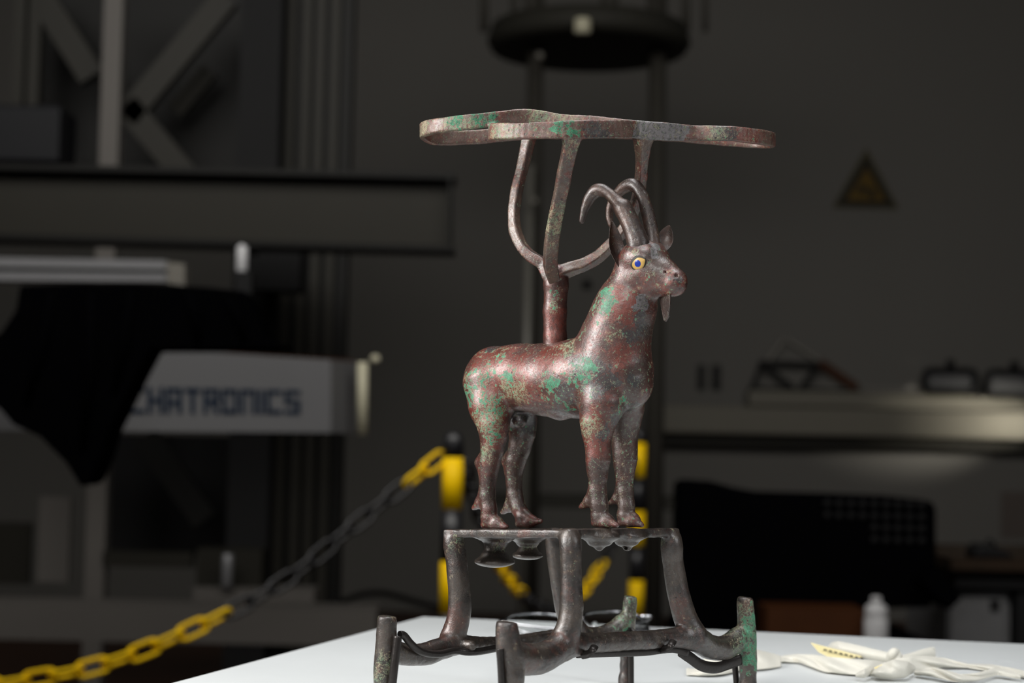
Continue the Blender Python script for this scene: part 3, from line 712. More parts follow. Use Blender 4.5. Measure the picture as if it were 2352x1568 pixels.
#---MORE---
# ------------------------------------------------------------------ modern mount under the bronze
M_mount = plain('mount_steel', srgb(52, 48, 46), .32, .55, var=.2, scale=80, bump=.15, bscale=600)
MOUNT = empty('display_mount', (O.x, O.y, 0))
def wp(px, py, dy): return at(px, py, Y0 + dy / 1000)
def rod(pts, r, name, flat=1.0, n=5, foot=False):
    P = [Vector(p) for p in spline([tuple(wp(*p)) for p in pts], n)]
    if foot: P = P + [Vector((P[-1].x, P[-1].y, 0.0012))]
    return MB().tube(P, r / 1000, 12, flat=flat).build(name, M_mount, MOUNT)
rod([(914, 1460, -58), (910, 1495, -59), (905, 1535, -60), (901, 1572, -60)], 2.3, 'rod', foot=True)
rod([(918, 1457, -52), (928, 1459, -50), (944, 1478, -48), (968, 1496, -42), (1005, 1502, -30), (1045, 1494, -18), (1075, 1497, -13), (1105, 1495, -4), (1145, 1488, 10), (1190, 1487, 24), (1260, 1484, 44)], 2.1, 'rod')
rod([(1149, 1489, -112), (1149, 1510, -112), (1151, 1545, -112), (1152, 1572, -112)], 1.8, 'rod', foot=True)
rod([(1450, 1450, 95), (1448, 1480, 95), (1449, 1520, 95), (1449, 1572, 95)], 2.0, 'rod', foot=True)
rod([(1680, 1470, 60), (1682, 1500, 60), (1688, 1530, 60), (1692, 1572, 60)], 1.9, 'rod', foot=True)
rod([(1325, 1502, -58), (1400, 1499, -38), (1480, 1497, -20), (1545, 1490, -4), (1580, 1500, 4)], 2.2, 'strip', flat=.4)
for p in (((1337, 1504, -60), (1352, 1501, -64), (1361, 1492, -65), (1366, 1484, -62)), ((1519, 1492, -12), (1532, 1489, -17), (1541, 1481, -18), (1546, 1472, -14))):
    rod(p, 2.2, 'clip', flat=.5)
rod([(1562, 1494, 2), (1585, 1510, 8), (1612, 1528, 16), (1645, 1533, 26), (1675, 1524, 36), (1702, 1514, 42)], 3.4, 'saddle', flat=.35)
rod([(1438, 1458, 92), (1450, 1448, 93), (1458, 1456, 90)], 2.4, 'clip', flat=.6)
rod([(1664, 1482, 55), (1676, 1471, 58), (1684, 1478, 50)], 2.4, 'clip', flat=.6)
tag(MOUNT, 'dark steel wire mount with clips propping up the bronze base', 'mount')

# ------------------------------------------------------------------ glasses on the table
M_chrome = plain('glasses_metal', srgb(190, 190, 192), .18, 1., var=.05)
M_black = plain('black_plastic', srgb(22, 22, 24), .4)
tg = NT('lens_glass'); tg.b.inputs['Base Color'].default_value = (.95, .97, .97, 1); tg.b.inputs['Roughness'].default_value = .02
tg.b.inputs['Transmission Weight'].default_value = 1; tg.b.inputs['IOR'].default_value = 1.05
M_lens = tg.m
gl = onz(1352, 1456, 0); G_ = empty('eyeglasses', gl)
gx = Vector((math.cos(.42), math.sin(.42), 0)); gy = Vector((-math.sin(.42), math.cos(.42), 0)); gt = (Vector((0, 0, 1)) * math.cos(1.28) + gy * math.sin(1.28)).normalized()
def gpt(x, y, z): return gl + gx * x + gy * y + gt * z + Vector((0, 0, .0016))
for sx in (-1, 1):
    ring_ = []
    for k in range(32):
        an = 2 * math.pi * k / 32; x = math.copysign(abs(math.cos(an)) ** .75, math.cos(an)) * .027; z = math.copysign(abs(math.sin(an)) ** .8, math.sin(an)) * .0195
        ring_.append(gpt(sx * .034 + x, 0, .0198 + z))
    MB().tube(ring_, .0011, 8, closed=True).build('rim', M_chrome, G_)
    cen = gpt(sx * .034, 0, .0198)
    nn = gx.cross(gt).normalized()
    m = MB(); m.prism([cen + (p - cen) * .97 - nn * .0006 for p in ring_], nn * .0012); m.build('lens', M_lens, G_)
    MB().tube([gpt(sx * .0615, 0, .028), gpt(sx * .066, -.001, .028), gpt(sx * .069, -.006, .027)], .0013, 8).build('hinge', M_chrome, G_)
    tp = [gpt(sx * .069, -.006, .027), gpt(sx * .03, -.013, .012), gpt(-sx * .015, -.018, .004), gpt(-sx * .032, -.021, .001)]
    for p in tp: p.z = max(p.z, .0026 if sx > 0 else .0052)
    MB().tube([Vector(p) for p in spline([tuple(p) for p in tp], 5)], .0011, 8).build('temple', M_chrome, G_)
    e = tp[-1]; e0 = tp[-2]
    MB().tube([e0, e, e + (e - e0) * .55], .0019, 8).build('temple_tip', M_black, G_)
    MB().lathe(gpt(sx * .009, -.004, .013), [(.001, -.001), (.0032, 0), (.0032, .0012), (.001, .002)], 12, gx).build('nose_pad', M_lens, G_)
MB().tube([gpt(-.0085, 0, .027), gpt(-.004, .001, .031), gpt(.004, .001, .031), gpt(.0085, 0, .027)], .0011, 8).build('bridge', M_chrome, G_)
tag(G_, 'thin silver wire eyeglasses with black temple tips lying behind the bronze', 'eyeglasses')

# ------------------------------------------------------------------ cloth ties on the table
M_cloth = plain('white_cotton', srgb(206, 203, 192), .85, var=.04, scale=300, bump=.35, bscale=900, bdist=.0008)
M_paper = plain('cream_paper', srgb(226, 212, 160), .8, var=.06, scale=60)
M_ink = plain('dark_ink', srgb(40, 40, 36), .7)
KN = empty('cloth_ties', onz(2010, 1530, 0))
def ribbon(pts, wid, name, mat=M_cloth, n=6, thick=.0012, wav=.5):
    """pts: (px, py, lift mm, roll deg); strip of cloth lying along the path with soft folds across"""
    base = [onz(p[0], p[1], 0) + Vector((0, 0, .0006 + p[2] / 1000)) for p in pts]
    S_ = spline([tuple(b) + (p[3], (p[4] if len(p) > 4 else wid)) for b, p in zip(base, pts)], n)
    vs = []; fs = []; nc = 9
    for i, r in enumerate(S_):
        p = Vector(r[:3]); a = Vector(S_[max(i - 1, 0)][:3]); b = Vector(S_[min(i + 1, len(S_) - 1)][:3]); t = (b - a).normalized()
        sd = t.cross(Vector((0, 0, 1))).normalized(); up = sd.cross(t)
        an = math.radians(r[3]); s2 = sd * math.cos(an) + up * math.sin(an); u2 = up * math.cos(an) - sd * math.sin(an)
        for j in range(nc):
            s = j / (nc - 1) - .5
            q = p + s2 * (s * r[4] / 1000) + u2 * (.0018 * wav * math.sin(s * 11 + i * .55) + .0012 * wav * math.sin(i * .9 + s * 4))
            q.z = max(q.z, .0014); vs.append(q)
    m = len(S_)
    for i in range(m - 1):
        for j in range(nc - 1):
            a = i * nc + j; fs.append((a, a + 1, a + nc + 1, a + nc))
    o = MB().add(vs, fs, True).build(name, mat, KN)
    s = o.modifiers.new('solid', 'SOLIDIFY'); s.thickness = thick; s.offset = 1
    s = o.modifiers.new('sub', 'SUBSURF'); s.levels = 1; s.render_levels = 1
    return o
def sheet(top, bot, name='strip', lean=.006, bulge=.004, fold=.0034, dy=0., nf=7., mat=None):
    """cloth band resting on the table: lower edge touches the table, upper edge leans back, soft folds"""
    n = 34; rows = 8; A = np.array(top, float); Bq = np.array(bot, float)
    ua = np.linspace(0, 1, len(A)); ub = np.linspace(0, 1, len(Bq)); u = np.linspace(0, 1, n)
    tp = np.stack([np.interp(u, ua, A[:, 0]), np.interp(u, ua, A[:, 1])], 1); bt = np.stack([np.interp(u, ub, Bq[:, 0]), np.interp(u, ub, Bq[:, 1])], 1)
    vs = []; fs = []
    for i in range(n):
        yb = onz(bt[i, 0], bt[i, 1], .0012).y + dy
        for r in range(rows):
            t = r / (rows - 1); px, py = bt[i] * (1 - t) + tp[i] * t
            w = math.sin(math.pi * t)
            Y = yb + lean * t - bulge * w + fold * w * math.sin(u[i] * nf * 2 * math.pi / 2 + t * 5) + fold * .6 * math.sin(u[i] * nf * 2.3 + t * 9 + nf)
            q = at(px, py, Y); q.z = max(q.z, .0012); vs.append(q)
    for i in range(n - 1):
        for r in range(rows - 1):
            a_ = i * rows + r; fs.append((a_, a_ + 1, a_ + rows + 1, a_ + rows))
    o = MB().add(vs, fs, True).build(name, mat or M_cloth, KN)
    m = o.modifiers.new('solid', 'SOLIDIFY'); m.thickness = .0011; m.offset = 0
    m = o.modifiers.new('sub', 'SUBSURF'); m.levels = 1; m.render_levels = 2
    return o
sheet([(1576, 1545), (1606, 1532), (1636, 1484), (1665, 1471), (1700, 1478), (1735, 1490), (1765, 1498), (1794, 1506)], [(1576, 1549), (1610, 1552), (1640, 1551), (1665, 1548), (1700, 1541), (1735, 1538), (1765, 1535), (1794, 1531)], lean=.03, nf=6)
sheet([(1785, 1512), (1800, 1505), (1832, 1502), (1870, 1503), (1905, 1508), (1960, 1513), (2010, 1516), (2062, 1524)], [(1785, 1520), (1800, 1519), (1832, 1521), (1862, 1531), (1895, 1543), (1935, 1548), (1985, 1550), (2062, 1538)], lean=.016, nf=8)
sheet([(1902, 1486), (1912, 1474), (1926, 1472), (1965, 1480), (2010, 1491), (2055, 1501), (2105, 1512)], [(1904, 1490), (1912, 1496), (1930, 1503), (1965, 1509), (2010, 1516), (2055, 1524), (2105, 1530)], lean=.004, bulge=.007, fold=.001, dy=-.004, nf=3)
sheet([(2058, 1508), (2090, 1500), (2120, 1490), (2141, 1485), (2147, 1487)], [(2058, 1522), (2090, 1518), (2120, 1514), (2141, 1511), (2149, 1510)], lean=.004, fold=.0008, dy=.004, nf=3)
sheet([(1998, 1548), (2020, 1526), (2052, 1514), (2085, 1518), (2102, 1530)], [(2000, 1552), (2022, 1557), (2048, 1559), (2078, 1556), (2100, 1542)], lean=.008, bulge=.008, dy=-.004, nf=4)
sheet([(2058, 1512), (2090, 1507), (2125, 1506), (2170, 1510), (2222, 1525), (2280, 1526), (2330, 1535), (2400, 1552)], [(2058, 1543), (2090, 1542), (2125, 1537), (2170, 1533), (2222, 1533), (2280, 1541), (2330, 1551), (2400, 1568)], lean=.012, nf=7)
sheet([(2100, 1540), (2140, 1531), (2170, 1538), (2205, 1548), (2245, 1545), (2290, 1532), (2345, 1548)], [(2100, 1550), (2140, 1553), (2175, 1562), (2205, 1567), (2245, 1563), (2290, 1550), (2345, 1560)], lean=.008, dy=-.006, nf=6)
sheet([(1965, 1549), (1985, 1536), (2005, 1532), (2022, 1536)], [(1966, 1553), (1985, 1556), (2005, 1546), (2022, 1542)], lean=.002, fold=.0005, dy=-.01, nf=3)
# knot: small bound lump
ky = onz(2054, 1534, 0).y - .004; kp = at(2054, 1508, ky)
MB().tube([kp + Vector((.0022 * math.cos(a), .002 * math.sin(a * 2), .003 * math.sin(a))) for a in [k * math.pi / 8 for k in range(16)]], .0034, 10, closed=True).build('knot', M_cloth, KN)
ty_ = onz(1925, 1512, 0).y - .012
tagq = [at(1862, 1476, ty_), at(1886, 1483, ty_), at(1930, 1494, ty_), at(1985, 1509, ty_), at(1945, 1513, ty_ - .002), at(1905, 1510, ty_ - .002), at(1880, 1497, ty_ - .001)]
TG = MB().prism(tagq, (0, .0006, .0003)).build('paper_tag', M_paper, KN)
for i in range(8):
    f = i / 7; x_ = 1893 + f * 84; y_ = 1489 + f * 19
    MB().prism([at(x_, y_ + 1, ty_ - .003), at(x_ + 7, y_ + 3, ty_ - .003), at(x_ + 6, y_ + 6 + (i % 2), ty_ - .003), at(x_ - 1, y_ + 4, ty_ - .003)], (0, .0012, 0)).build('mark', M_ink, KN)
py_ = onz(2040, 1553, 0).y - .016
MB().prism([at(2008, 1534, py_), at(2038, 1522, py_), at(2052, 1530, py_), at(2068, 1547, py_), at(2040, 1550, py_)], (0, .0006, .0003)).build('paper_slip', M_paper, KN)
tag(KN, 'knotted bundle of white cotton ties with a cream paper tag', 'cloth')

# ------------------------------------------------------------------ background helpers
def pbox(m, x0, y0, x1, y1, Y, dep):
    c = at((x0 + x1) / 2, (y0 + y1) / 2, Y) + Vector((0, dep / 2, 0)); k = Y / FPX
    return m.box(c, ((x1 - x0) * k, dep, (y1 - y0) * k))
def PB(name, mat, par, x0, y0, x1, y1, Y, dep, bevel=0):
    return pbox(MB(), x0, y0, x1, y1, Y, dep).build(name, mat, par, bevel)
def pbar(name, mat, par, x0, y0, x1, y1, wpx, Y, dep):
    a = at(x0, y0, Y); b = at(x1, y1, Y); d = (b - a).normalized(); nrm = Vector((-d.z, 0, d.x)) * (wpx / 2 * Y / FPX)
    return MB().prism([a + nrm, b + nrm, b - nrm, a - nrm], (0, dep, 0)).build(name, mat, par)
def floor_at(px, Y): p = at(px, 1000, Y); return Vector((p.x, Y, FLOOR))
def fpy(px, Y):      # pixel row of the floor at depth Y near column px
    d = Vector((at(px, 1000, Y).x, Y, FLOOR)) - CAM
    return H / 2 - FPX * d.dot(Uv) / d.dot(Fv)
G = lambda v, name, **k: plain(name, srgb(v, v, v - 3), **k)
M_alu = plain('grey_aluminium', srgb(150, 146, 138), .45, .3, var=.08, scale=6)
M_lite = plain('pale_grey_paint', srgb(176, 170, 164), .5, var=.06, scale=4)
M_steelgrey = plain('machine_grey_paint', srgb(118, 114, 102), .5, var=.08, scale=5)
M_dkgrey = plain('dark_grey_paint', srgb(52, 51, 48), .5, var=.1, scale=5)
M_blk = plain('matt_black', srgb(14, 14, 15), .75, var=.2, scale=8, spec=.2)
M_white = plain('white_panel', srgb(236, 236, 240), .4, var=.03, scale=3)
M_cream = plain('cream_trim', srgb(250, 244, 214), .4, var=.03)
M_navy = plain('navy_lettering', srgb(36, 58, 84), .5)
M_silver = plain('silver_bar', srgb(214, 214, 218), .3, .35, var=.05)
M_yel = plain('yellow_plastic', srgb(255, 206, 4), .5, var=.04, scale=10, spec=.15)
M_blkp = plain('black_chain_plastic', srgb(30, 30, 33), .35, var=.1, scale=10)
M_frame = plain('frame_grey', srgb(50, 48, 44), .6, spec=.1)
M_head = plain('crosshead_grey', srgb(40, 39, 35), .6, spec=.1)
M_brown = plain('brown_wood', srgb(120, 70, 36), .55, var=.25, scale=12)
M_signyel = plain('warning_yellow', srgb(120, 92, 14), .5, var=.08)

# ------------------------------------------------------------------ gantry machine on the left
GA = empty('gantry_frame', floor_at(330, 5.2))
fl = lambda px, Y: fpy(px, Y)
PB('column', M_lite, GA, 212, -60, 256, fl(234, 5.2), 5.2, .06)
PB('column', M_steelgrey, GA, 30, -60, 56, 260, 5.3, .05)
PB('column', M_steelgrey, GA, 64, -60, 92, 260, 5.3, .05)
PB('control_box', plain('blue_black_paint', srgb(44, 45, 52), .5), GA, -40, 238, 138, 372, 5.0, .2, .01)
pbar('brace', M_steelgrey, GA, 520, -10, 288, 268, 58, 5.25, .05)
pbar('brace', M_steelgrey, GA, 288, 240, 440, 420, 58, 5.25, .05)
pbar('brace', M_steelgrey, GA, 480, 160, 400, 255, 40, 5.45, .05)
pbar('brace', M_steelgrey, GA, 92, -10, 210, 175, 60, 5.3, .05)
pbar('brace', M_dkgrey, GA, 330, 1000, 470, 1195, 58, 5.25, .05)
PB('column', M_blk, GA, 532, -60, 626, fl(580, 5.15), 5.15, .12)
PB('back_plate', M_dkgrey, GA, 60, -60, 560, 420, 5.6, .02)
PB('back_plate', M_blk, GA, 235, 1000, 600, 1275, 5.6, .02)
PC = PB('profile_column', M_dkgrey, GA, 628, -60, 792, fl(700, 5.3), 5.3, .1)
for x in (640, 676, 708, 742):
    PB('rib', M_steelgrey, GA, x, -60, x + 20, fl(x, 5.28), 5.27, .035)
PB('cross_rail', M_steelgrey, GA, 236, 1268, 440, 1302, 5.2, .06)
PB('foot_block', M_steelgrey, GA, 452, 1262, 600, 1345, 5.05, .1)
PB('foot_plate', M_lite, GA, 445, 1352, 720, 1382, 5.0, .14)
PB('light_panel', M_lite, GA, 88, 1142, 160, 1335, 5.4, .02)
PB('light_panel', M_steelgrey, GA, -30, 1200, 70, 1340, 5.5, .02)
MB().lathe(at(522, 1310, 4.98), [(.012, -.05), (.016, -.045), (.016, .045), (.012, .05)], 16).build('pin', M_silver, GA)
PB('floor_beam', M_lite, GA, -60, 1392, 860, 1475, 4.6, .16)
PB('spindle_motor', M_blk, GA, 535, 560, 690, 665, 4.9, .15)
tag(GA, 'grey lattice gantry machine frame with columns and diagonal braces', 'machine')

BM = empty('steel_beam', at(500, 480, 4.4))
pa = [(-60, 1045)]
def slant(name, mat, par, x0, y0, y1, Ya, x1, y2, y3, Yb, dep, off=0):
    """upright panel from column x0 (rows y0..y1, depth Ya) to column x1 (rows y2..y3, depth Yb)"""
    o_ = Vector((0, off, 0))
    return MB().prism([at(x0, y0, Ya) + o_, at(x1, y2, Yb) + o_, at(x1, y3, Yb) + o_, at(x0, y1, Ya) + o_], (0, dep, 0)).build(name, mat, par)
slant('web', M_steelgrey, BM, -60, 386, 536, 4.4, 1036, 402, 566, 4.3, .02, .05)
slant('flange', M_dkgrey, BM, -60, 374, 387, 4.4, 1045, 396, 410, 4.3, .14)  # lip shade put into the colour: flanges darker than the web
slant('flange', M_dkgrey, BM, -60, 534, 548, 4.4, 1042, 564, 577, 4.3, .14)
slant('end_plate', M_dkgrey, BM, 1030, 400, 572, 4.3, 1036, 400, 572, 4.3, .13)
tag(BM, 'wide grey steel channel beam reaching across the left background', 'beam')

SB = empty('slide_bar', at(190, 620, 4.2))
slant('bar', M_silver, SB, -60, 590, 643, 4.2, 382, 598, 646, 4.2, .06)
slant('groove', M_dkgrey, SB, -60, 612, 620, 4.2, 382, 619, 626, 4.2, .01, -.004)
slant('end_block', M_alu, SB, 384, 601, 650, 4.2, 424, 606, 655, 4.2, .06)
tag(SB, 'silver aluminium slide bar above the black drape', 'bar')

SP = empty('tool_spindle', at(556, 590, 4.18))
MB().lathe(at(556, 594, 4.18), [(.008, -.042), (.014, -.036), (.014, .03), (.010, .036), (.010, .04)], 20).build('shaft', plain('bright_steel', srgb(170, 170, 172), .4), SP)
PB('bracket', M_blk, SP, 546, 556, 566, 568, 4.17, .2)
PB('holder', M_blk, SP, 540, 622, 576, 690, 4.15, .06)
tag(SP, 'small bright spindle hanging beneath the steel beam', 'spindle')

# lettered panel: recedes to the right, end turns away
BD = empty('machine_panel', at(550, 900, 4.0))
slant('panel', M_white, BD, -60, 775, 988, 3.55, 760, 826, 993, 4.1, .03)
slant('panel_end', M_white, BD, 760, 826, 993, 4.1, 822, 830, 996, 4.32, .03)
slant('top_rail', M_brown, BD, 330, 797, 806, 3.83, 815, 826, 833, 4.3, .05, .002)
MB().tube([at(833, 832, 4.2), at(832, 998, 4.2)], .0135, 16).build('end_trim', M_cream, BD)
MB().lathe(at(862, 824, 4.2), [(.003, -.011), (.010, -.008), (.0125, 0), (.010, .008), (.003, .011)], 16).build('knob', M_cream, BD)  # pale ball stands in for an out-of-focus highlight; ball and stalk added
MB().tube([at(846, 832, 4.22), at(862, 828, 4.2)], .004, 8).build('glint_stalk', M_dkgrey, BD)
def bpt(px, py):
    f = (px + 60) / 820; Y = 1 / (1 / 3.55 + (1 / 4.1 - 1 / 3.55) * f); return at(px, py, Y) + Vector((0, -.003, 0))
LET = {'C': [(0, 0, 1, 0), (0, 0, 0, 1), (0, 1, 1, 1)], 'H': [(0, 0, 0, 1), (1, 0, 1, 1), (0, .5, 1, .5)], 'A': [(0, .15, 0, 1), (1, .15, 1, 1), (0, 0, 1, 0), (0, .6, 1, .6)],
       'T': [(0, 0, 1, 0), (.5, 0, .5, 1)], 'R': [(0, 0, 0, 1), (0, 0, 1, 0), (1, 0, 1, .5), (.2, .5, 1, .5), (.6, .5, 1, 1)], 'O': [(0, 0, 1, 0), (1, 0, 1, 1), (0, 1, 1, 1), (0, 0, 0, 1)],
       'N': [(0, 0, 0, 1), (0, 0, 1, 0), (1, 0, 1, 1)], 'I': [(.5, 0, .5, 1)], 'S': [(0, 0, 1, 0), (0, 0, 0, .5), (0, .5, 1, .5), (1, .5, 1, 1), (0, 1, 1, 1)]}
word = 'CHATRONICS'; wid = {'I': 9}; x = 297.
tot = sum(wid.get(c, 34) for c in word) + 6 * (len(word) - 1); sc = (690 - x) / tot
for c in word:
    w_ = wid.get(c, 34) * sc; m = MB(); tk = 5.0
    for (u0, v0, u1, v1) in LET[c]:
        def yy(px, v): f = (px - 297) / 393; return (893 + 8 * f) + v * ((944 + 2 * f) - (893 + 8 * f))
        ax_, bx_ = x + tk + u0 * (w_ - 2 * tk), x + tk + u1 * (w_ - 2 * tk)
        if c == 'I': ax_ = bx_ = x + w_ / 2
        ya, yb = yy(ax_, v0), yy(bx_, v1); dx, dy = bx_ - ax_, yb - ya; ln = math.hypot(dx, dy); dx /= ln; dy /= ln
        ax_ -= dx * tk; ya -= dy * tk; bx_ += dx * tk; yb += dy * tk
        m.prism([bpt(ax_ - dy * tk, ya + dx * tk), bpt(bx_ - dy * tk, yb + dx * tk), bpt(bx_ + dy * tk, yb - dx * tk), bpt(ax_ + dy * tk, ya - dx * tk)], (0, .002, 0))
    m.build('letter', M_navy, BD)
    x += w_ + 6 * sc
tag(BD, 'white machine panel with dark blue CHATRONICS lettering', 'panel')

# black drape over the machine arm
def drape(name, outline, Y, dep, mat, label, cat):
    """cloth hull: outline in pixels at depth Y, hanging over the arm with real depth"""
    e = empty(name, at(sum(p[0] for p in outline) / len(outline), max(p[1] for p in outline), Y + dep / 2))
    MB().prism([at(x_, y_, Y) for x_, y_ in outline], (0, dep, 0)).build('cover', mat, e, .02)
    for (x0, y0, x1, y1, r) in ((120, 670, 60, 930, .012), (210, 670, 190, 1030, .014), (300, 665, 262, 900, .012), (430, 672, 455, 790, .012), (520, 680, 560, 785, .010)):
        MB().tube([at(x0, y0, Y), at((x0 + x1) / 2 + 8, (y0 + y1) / 2, Y), at(x1, y1, Y)], [r * .6, r, r * .5], 10).build('fold', mat, e)
    tag(e, label, cat); return e
M_drape = plain('black_cloth', srgb(4, 4, 5), .95, var=.2, scale=30, spec=.0)
DR = drape('black_drape', [(45, 655), (170, 650), (300, 650), (470, 658), (562, 668), (582, 705), (600, 748), (614, 782), (650, 790), (655, 800), (500, 803), (345, 803), (312, 865), (250, 990), (230, 1055), (205, 1110), (185, 1118), (150, 1062), (90, 1002), (30, 975), (0, 940), (-60, 900), (-60, 800), (0, 765), (35, 712)], 3.3, .12, M_drape,
           'black cloth draped over the machine in front of the lettered panel', 'drape')

# ------------------------------------------------------------------ barrier posts and chains
def barrier_post(px, ytop, Y, wpx, bands, label):
    k = Y / FPX; top = at(px, ytop, Y); e = empty('barrier_post', (top.x, Y, FLOOR)); r = wpx / 2 * k
    c = Vector((top.x, Y, 0))
    MB().lathe((top.x, Y, FLOOR), [(.14, 0), (.14, .02), (.11, .05), (.03, .065)], 28).build('base', M_blkp, e)
    z0 = top.z
    hcap = bands[0] * k
    MB().lathe((top.x, Y, z0 - hcap), [(r, 0), (r, hcap * .55), (r * .85, hcap * .82), (r * .5, hcap * .97), (.001, hcap)], 24).build('cap', M_blkp, e)
    z = z0 - hcap; i = 0
    while z > FLOOR + .08:
        h_ = bands[1] * k; zb = max(z - h_, FLOOR + .06)
        MB().lathe((top.x, Y, zb), [(r, 0), (r, z - zb)], 24).build('band', M_yel if i % 2 == 0 else M_blkp, e)
        z = zb; i += 1
    tag(e, label, 'post', 'chain barrier posts'); return e
barrier_post(1042, 990, 3.5, 48, (60, 118), 'yellow and black barrier post left of the ibex, nearer one')
barrier_post(1467, 985, 5.3, 34, (32, 78), 'yellow and black barrier post farther back, behind the ibex forelegs')
def link_mesh():
    pts = []; d = .0046; Lh, R = .017, .0145
    for k in range(9): a = -math.pi / 2 + math.pi * k / 8; pts.append((Lh + R * math.cos(a), R * math.sin(a), 0))
    for k in range(9): a = math.pi / 2 + math.pi * k / 8; pts.append((-Lh + R * math.cos(a), R * math.sin(a), 0))
    b = MB().tube(pts, d, 8, closed=True); me = bpy.data.meshes.new('link'); me.from_pydata(b.v, [], b.f)
    for p in me.polygons: p.use_smooth = True
    return me
LK = {}
for nm, mt in (('y', M_yel), ('b', M_blkp)):
    me = link_mesh(); me.materials.append(mt); LK[nm] = me
def barrier_chain(pts, colour, label, pitch=.0505, sc=1.0):
    P = [Vector(p) for p in spline([tuple(at(*p)) for p in pts], 24)]
    e = empty('barrier_chain', P[len(P) // 2]); acc = [0]
    for a, b in zip(P[:-1], P[1:]): acc.append(acc[-1] + (b - a).length)
    nn = int(acc[-1] / pitch)
    for i in range(nn):
        s = (i + .5) * pitch; j = max(k for k in range(len(acc)) if acc[k] <= s); j = min(j, len(P) - 2)
        f = (s - acc[j]) / (acc[j + 1] - acc[j]); p = P[j].lerp(P[j + 1], f); t = (P[j + 1] - P[j]).normalized()
        sd = t.cross(Vector((0, 1, 0))).normalized(); bk = sd.cross(t)
        if i % 2: sd, bk = (sd * .5 + bk * .87), (bk * .5 - sd * .87)
        else: sd, bk = (sd * .94 - bk * .34), (bk * .94 + sd * .34)
        o = bpy.data.objects.new('link', LK[colour(i / nn, p)]); COL.objects.link(o); o.parent = e
        mt = Matrix((t, sd, bk)).transposed().to_4x4(); mt.translation = p - e.location
        o.matrix_local = mt @ Matrix.Scale(sc, 4)
    tag(e, label, 'chain', 'barrier chains'); return e
def px_of(p):
    d = p - CAM; return W / 2 + FPX * d.dot(Rv) / d.dot(Fv)
barrier_chain([(1018, 1046, 3.5), (985, 1072, 3.49), (940, 1106, 3.47), (870, 1162, 3.44), (790, 1226, 3.41), (700, 1300, 3.38), (620, 1355, 3.35), (530, 1403, 3.32), (420, 1455, 3.28), (300, 1505, 3.25), (180, 1540, 3.22), (40, 1566, 3.2), (-90, 1585, 3.18)],
              lambda f, p: 'b' if 535 < px_of(p) < 938 else 'y', 'yellow and black plastic chain sweeping down to the lower left')
barrier_chain([(1066, 1062, 3.5), (1085, 1130, 3.6), (1115, 1220, 3.75), (1150, 1300, 3.95), (1195, 1360, 4.15), (1250, 1393, 4.35), (1295, 1395, 4.55), (1335, 1365, 4.75), (1370, 1316, 4.9), (1400, 1262, 5.02), (1430, 1180, 5.15), (1455, 1050, 5.28)],
              lambda f, p: 'y' if (1142 < px_of(p) < 1200 or 1322 < px_of(p) < 1385) else 'b', 'yellow and black plastic chain hanging between the two posts')

# ------------------------------------------------------------------ dark load frame in the middle
LF = empty('load_frame', floor_at(1365, 6.6))
fy = fpy(1365, 6.6)
for x, r in ((1232, 19), (1512, 21)):
    MB().tube([at(x, -70, 6.6), Vector((at(x, 700, 6.6).x, 6.6, FLOOR + .1))], r * 6.6 / FPX, 20).build('column', M_frame, LF)
MB().tube([at(1218, 380, 6.5), Vector((at(1212, 700, 6.5).x, 6.5, FLOOR + .1))], 10 * 6.5 / FPX, 16).build('guide_rod', plain('rod_steel', srgb(104, 102, 96), .4, .2), LF)
MB().lathe(at(1352, 100, 6.6), [(190 * .00174, -.035), (226 * .00174, -.03), (236 * .00174, .0), (226 * .00174, .06), (190 * .00174, .075)], 40).build('crosshead', M_head, LF)
for x, w_ in ((1112, 20), (1180, 16), (1220, 34), (1400, 40), (1500, 30), (1575, 20), (1620, 14)):
    MB().tube([at(x, -80, 6.6), at(x, 72, 6.6)], w_ / 2 * 6.6 / FPX, 14).build('tie_rod', M_frame, LF)
MB().lathe(at(1338, 60, 6.15), [(.02, -.03), (.032, -.025), (.032, .025), (.02, .03)], 18).build('fitting', M_cream, LF)
for x, y in ((1240, 128), (1228, 462)):
    MB().lathe(at(x, y, 6.4), [(.004, -.016), (.014, -.012), (.018, 0), (.014, .012), (.004, .016)], 16).build('glint_ball', M_alu, LF)  # added balls standing in for out-of-focus highlights on the columns
PB('base_rail', M_head, LF, 1120, 1138, 1560, 1168, 6.6, .2)
PB('base_plate', M_dkgrey, LF, 1150, fy - 35, 1580, fy, 6.45, .4)
PB('column', M_blk, LF, 1545, 1135, 1565, fy, 6.6, .06)
tag(LF, 'dark load frame machine with two columns behind the ibex', 'machine')

# ------------------------------------------------------------------ right wall: sign, trunking and what stands on it
WS = empty('warning_sign', at(1988, 478, WALLY - .012)); k = WALLY / FPX
def tri(cx, cy, hw, up, dn, Y, d, name, mat):
    return MB().prism([at(cx - hw, cy + dn, Y), at(cx + hw, cy + dn + .02 * 2 * hw, Y), at(cx + 2, cy - up, Y)], (0, d, 0)).build(name, mat, WS)
tri(1988, 420, 76, 80, 56, WALLY - .012, .01, 'plate', plain('sign_rim', srgb(92, 84, 52), .5))
tri(1988, 424, 66, 66, 46, WALLY - .015, .003, 'border', plain('sign_black', srgb(30, 29, 22), .5))
tri(1989, 428, 46, 44, 32, WALLY - .018, .003, 'field', M_signyel)
PB('symbol', plain('sign_ink', srgb(34, 32, 22), .5), WS, 1972, 426, 1990, 443, WALLY - .021, .003)
PB('symbol', bpy.data.materials['sign_ink'], WS, 1996, 432, 2010, 455, WALLY - .021, .003)
tag(WS, 'yellow triangular warning sign with black border on the wall', 'sign')
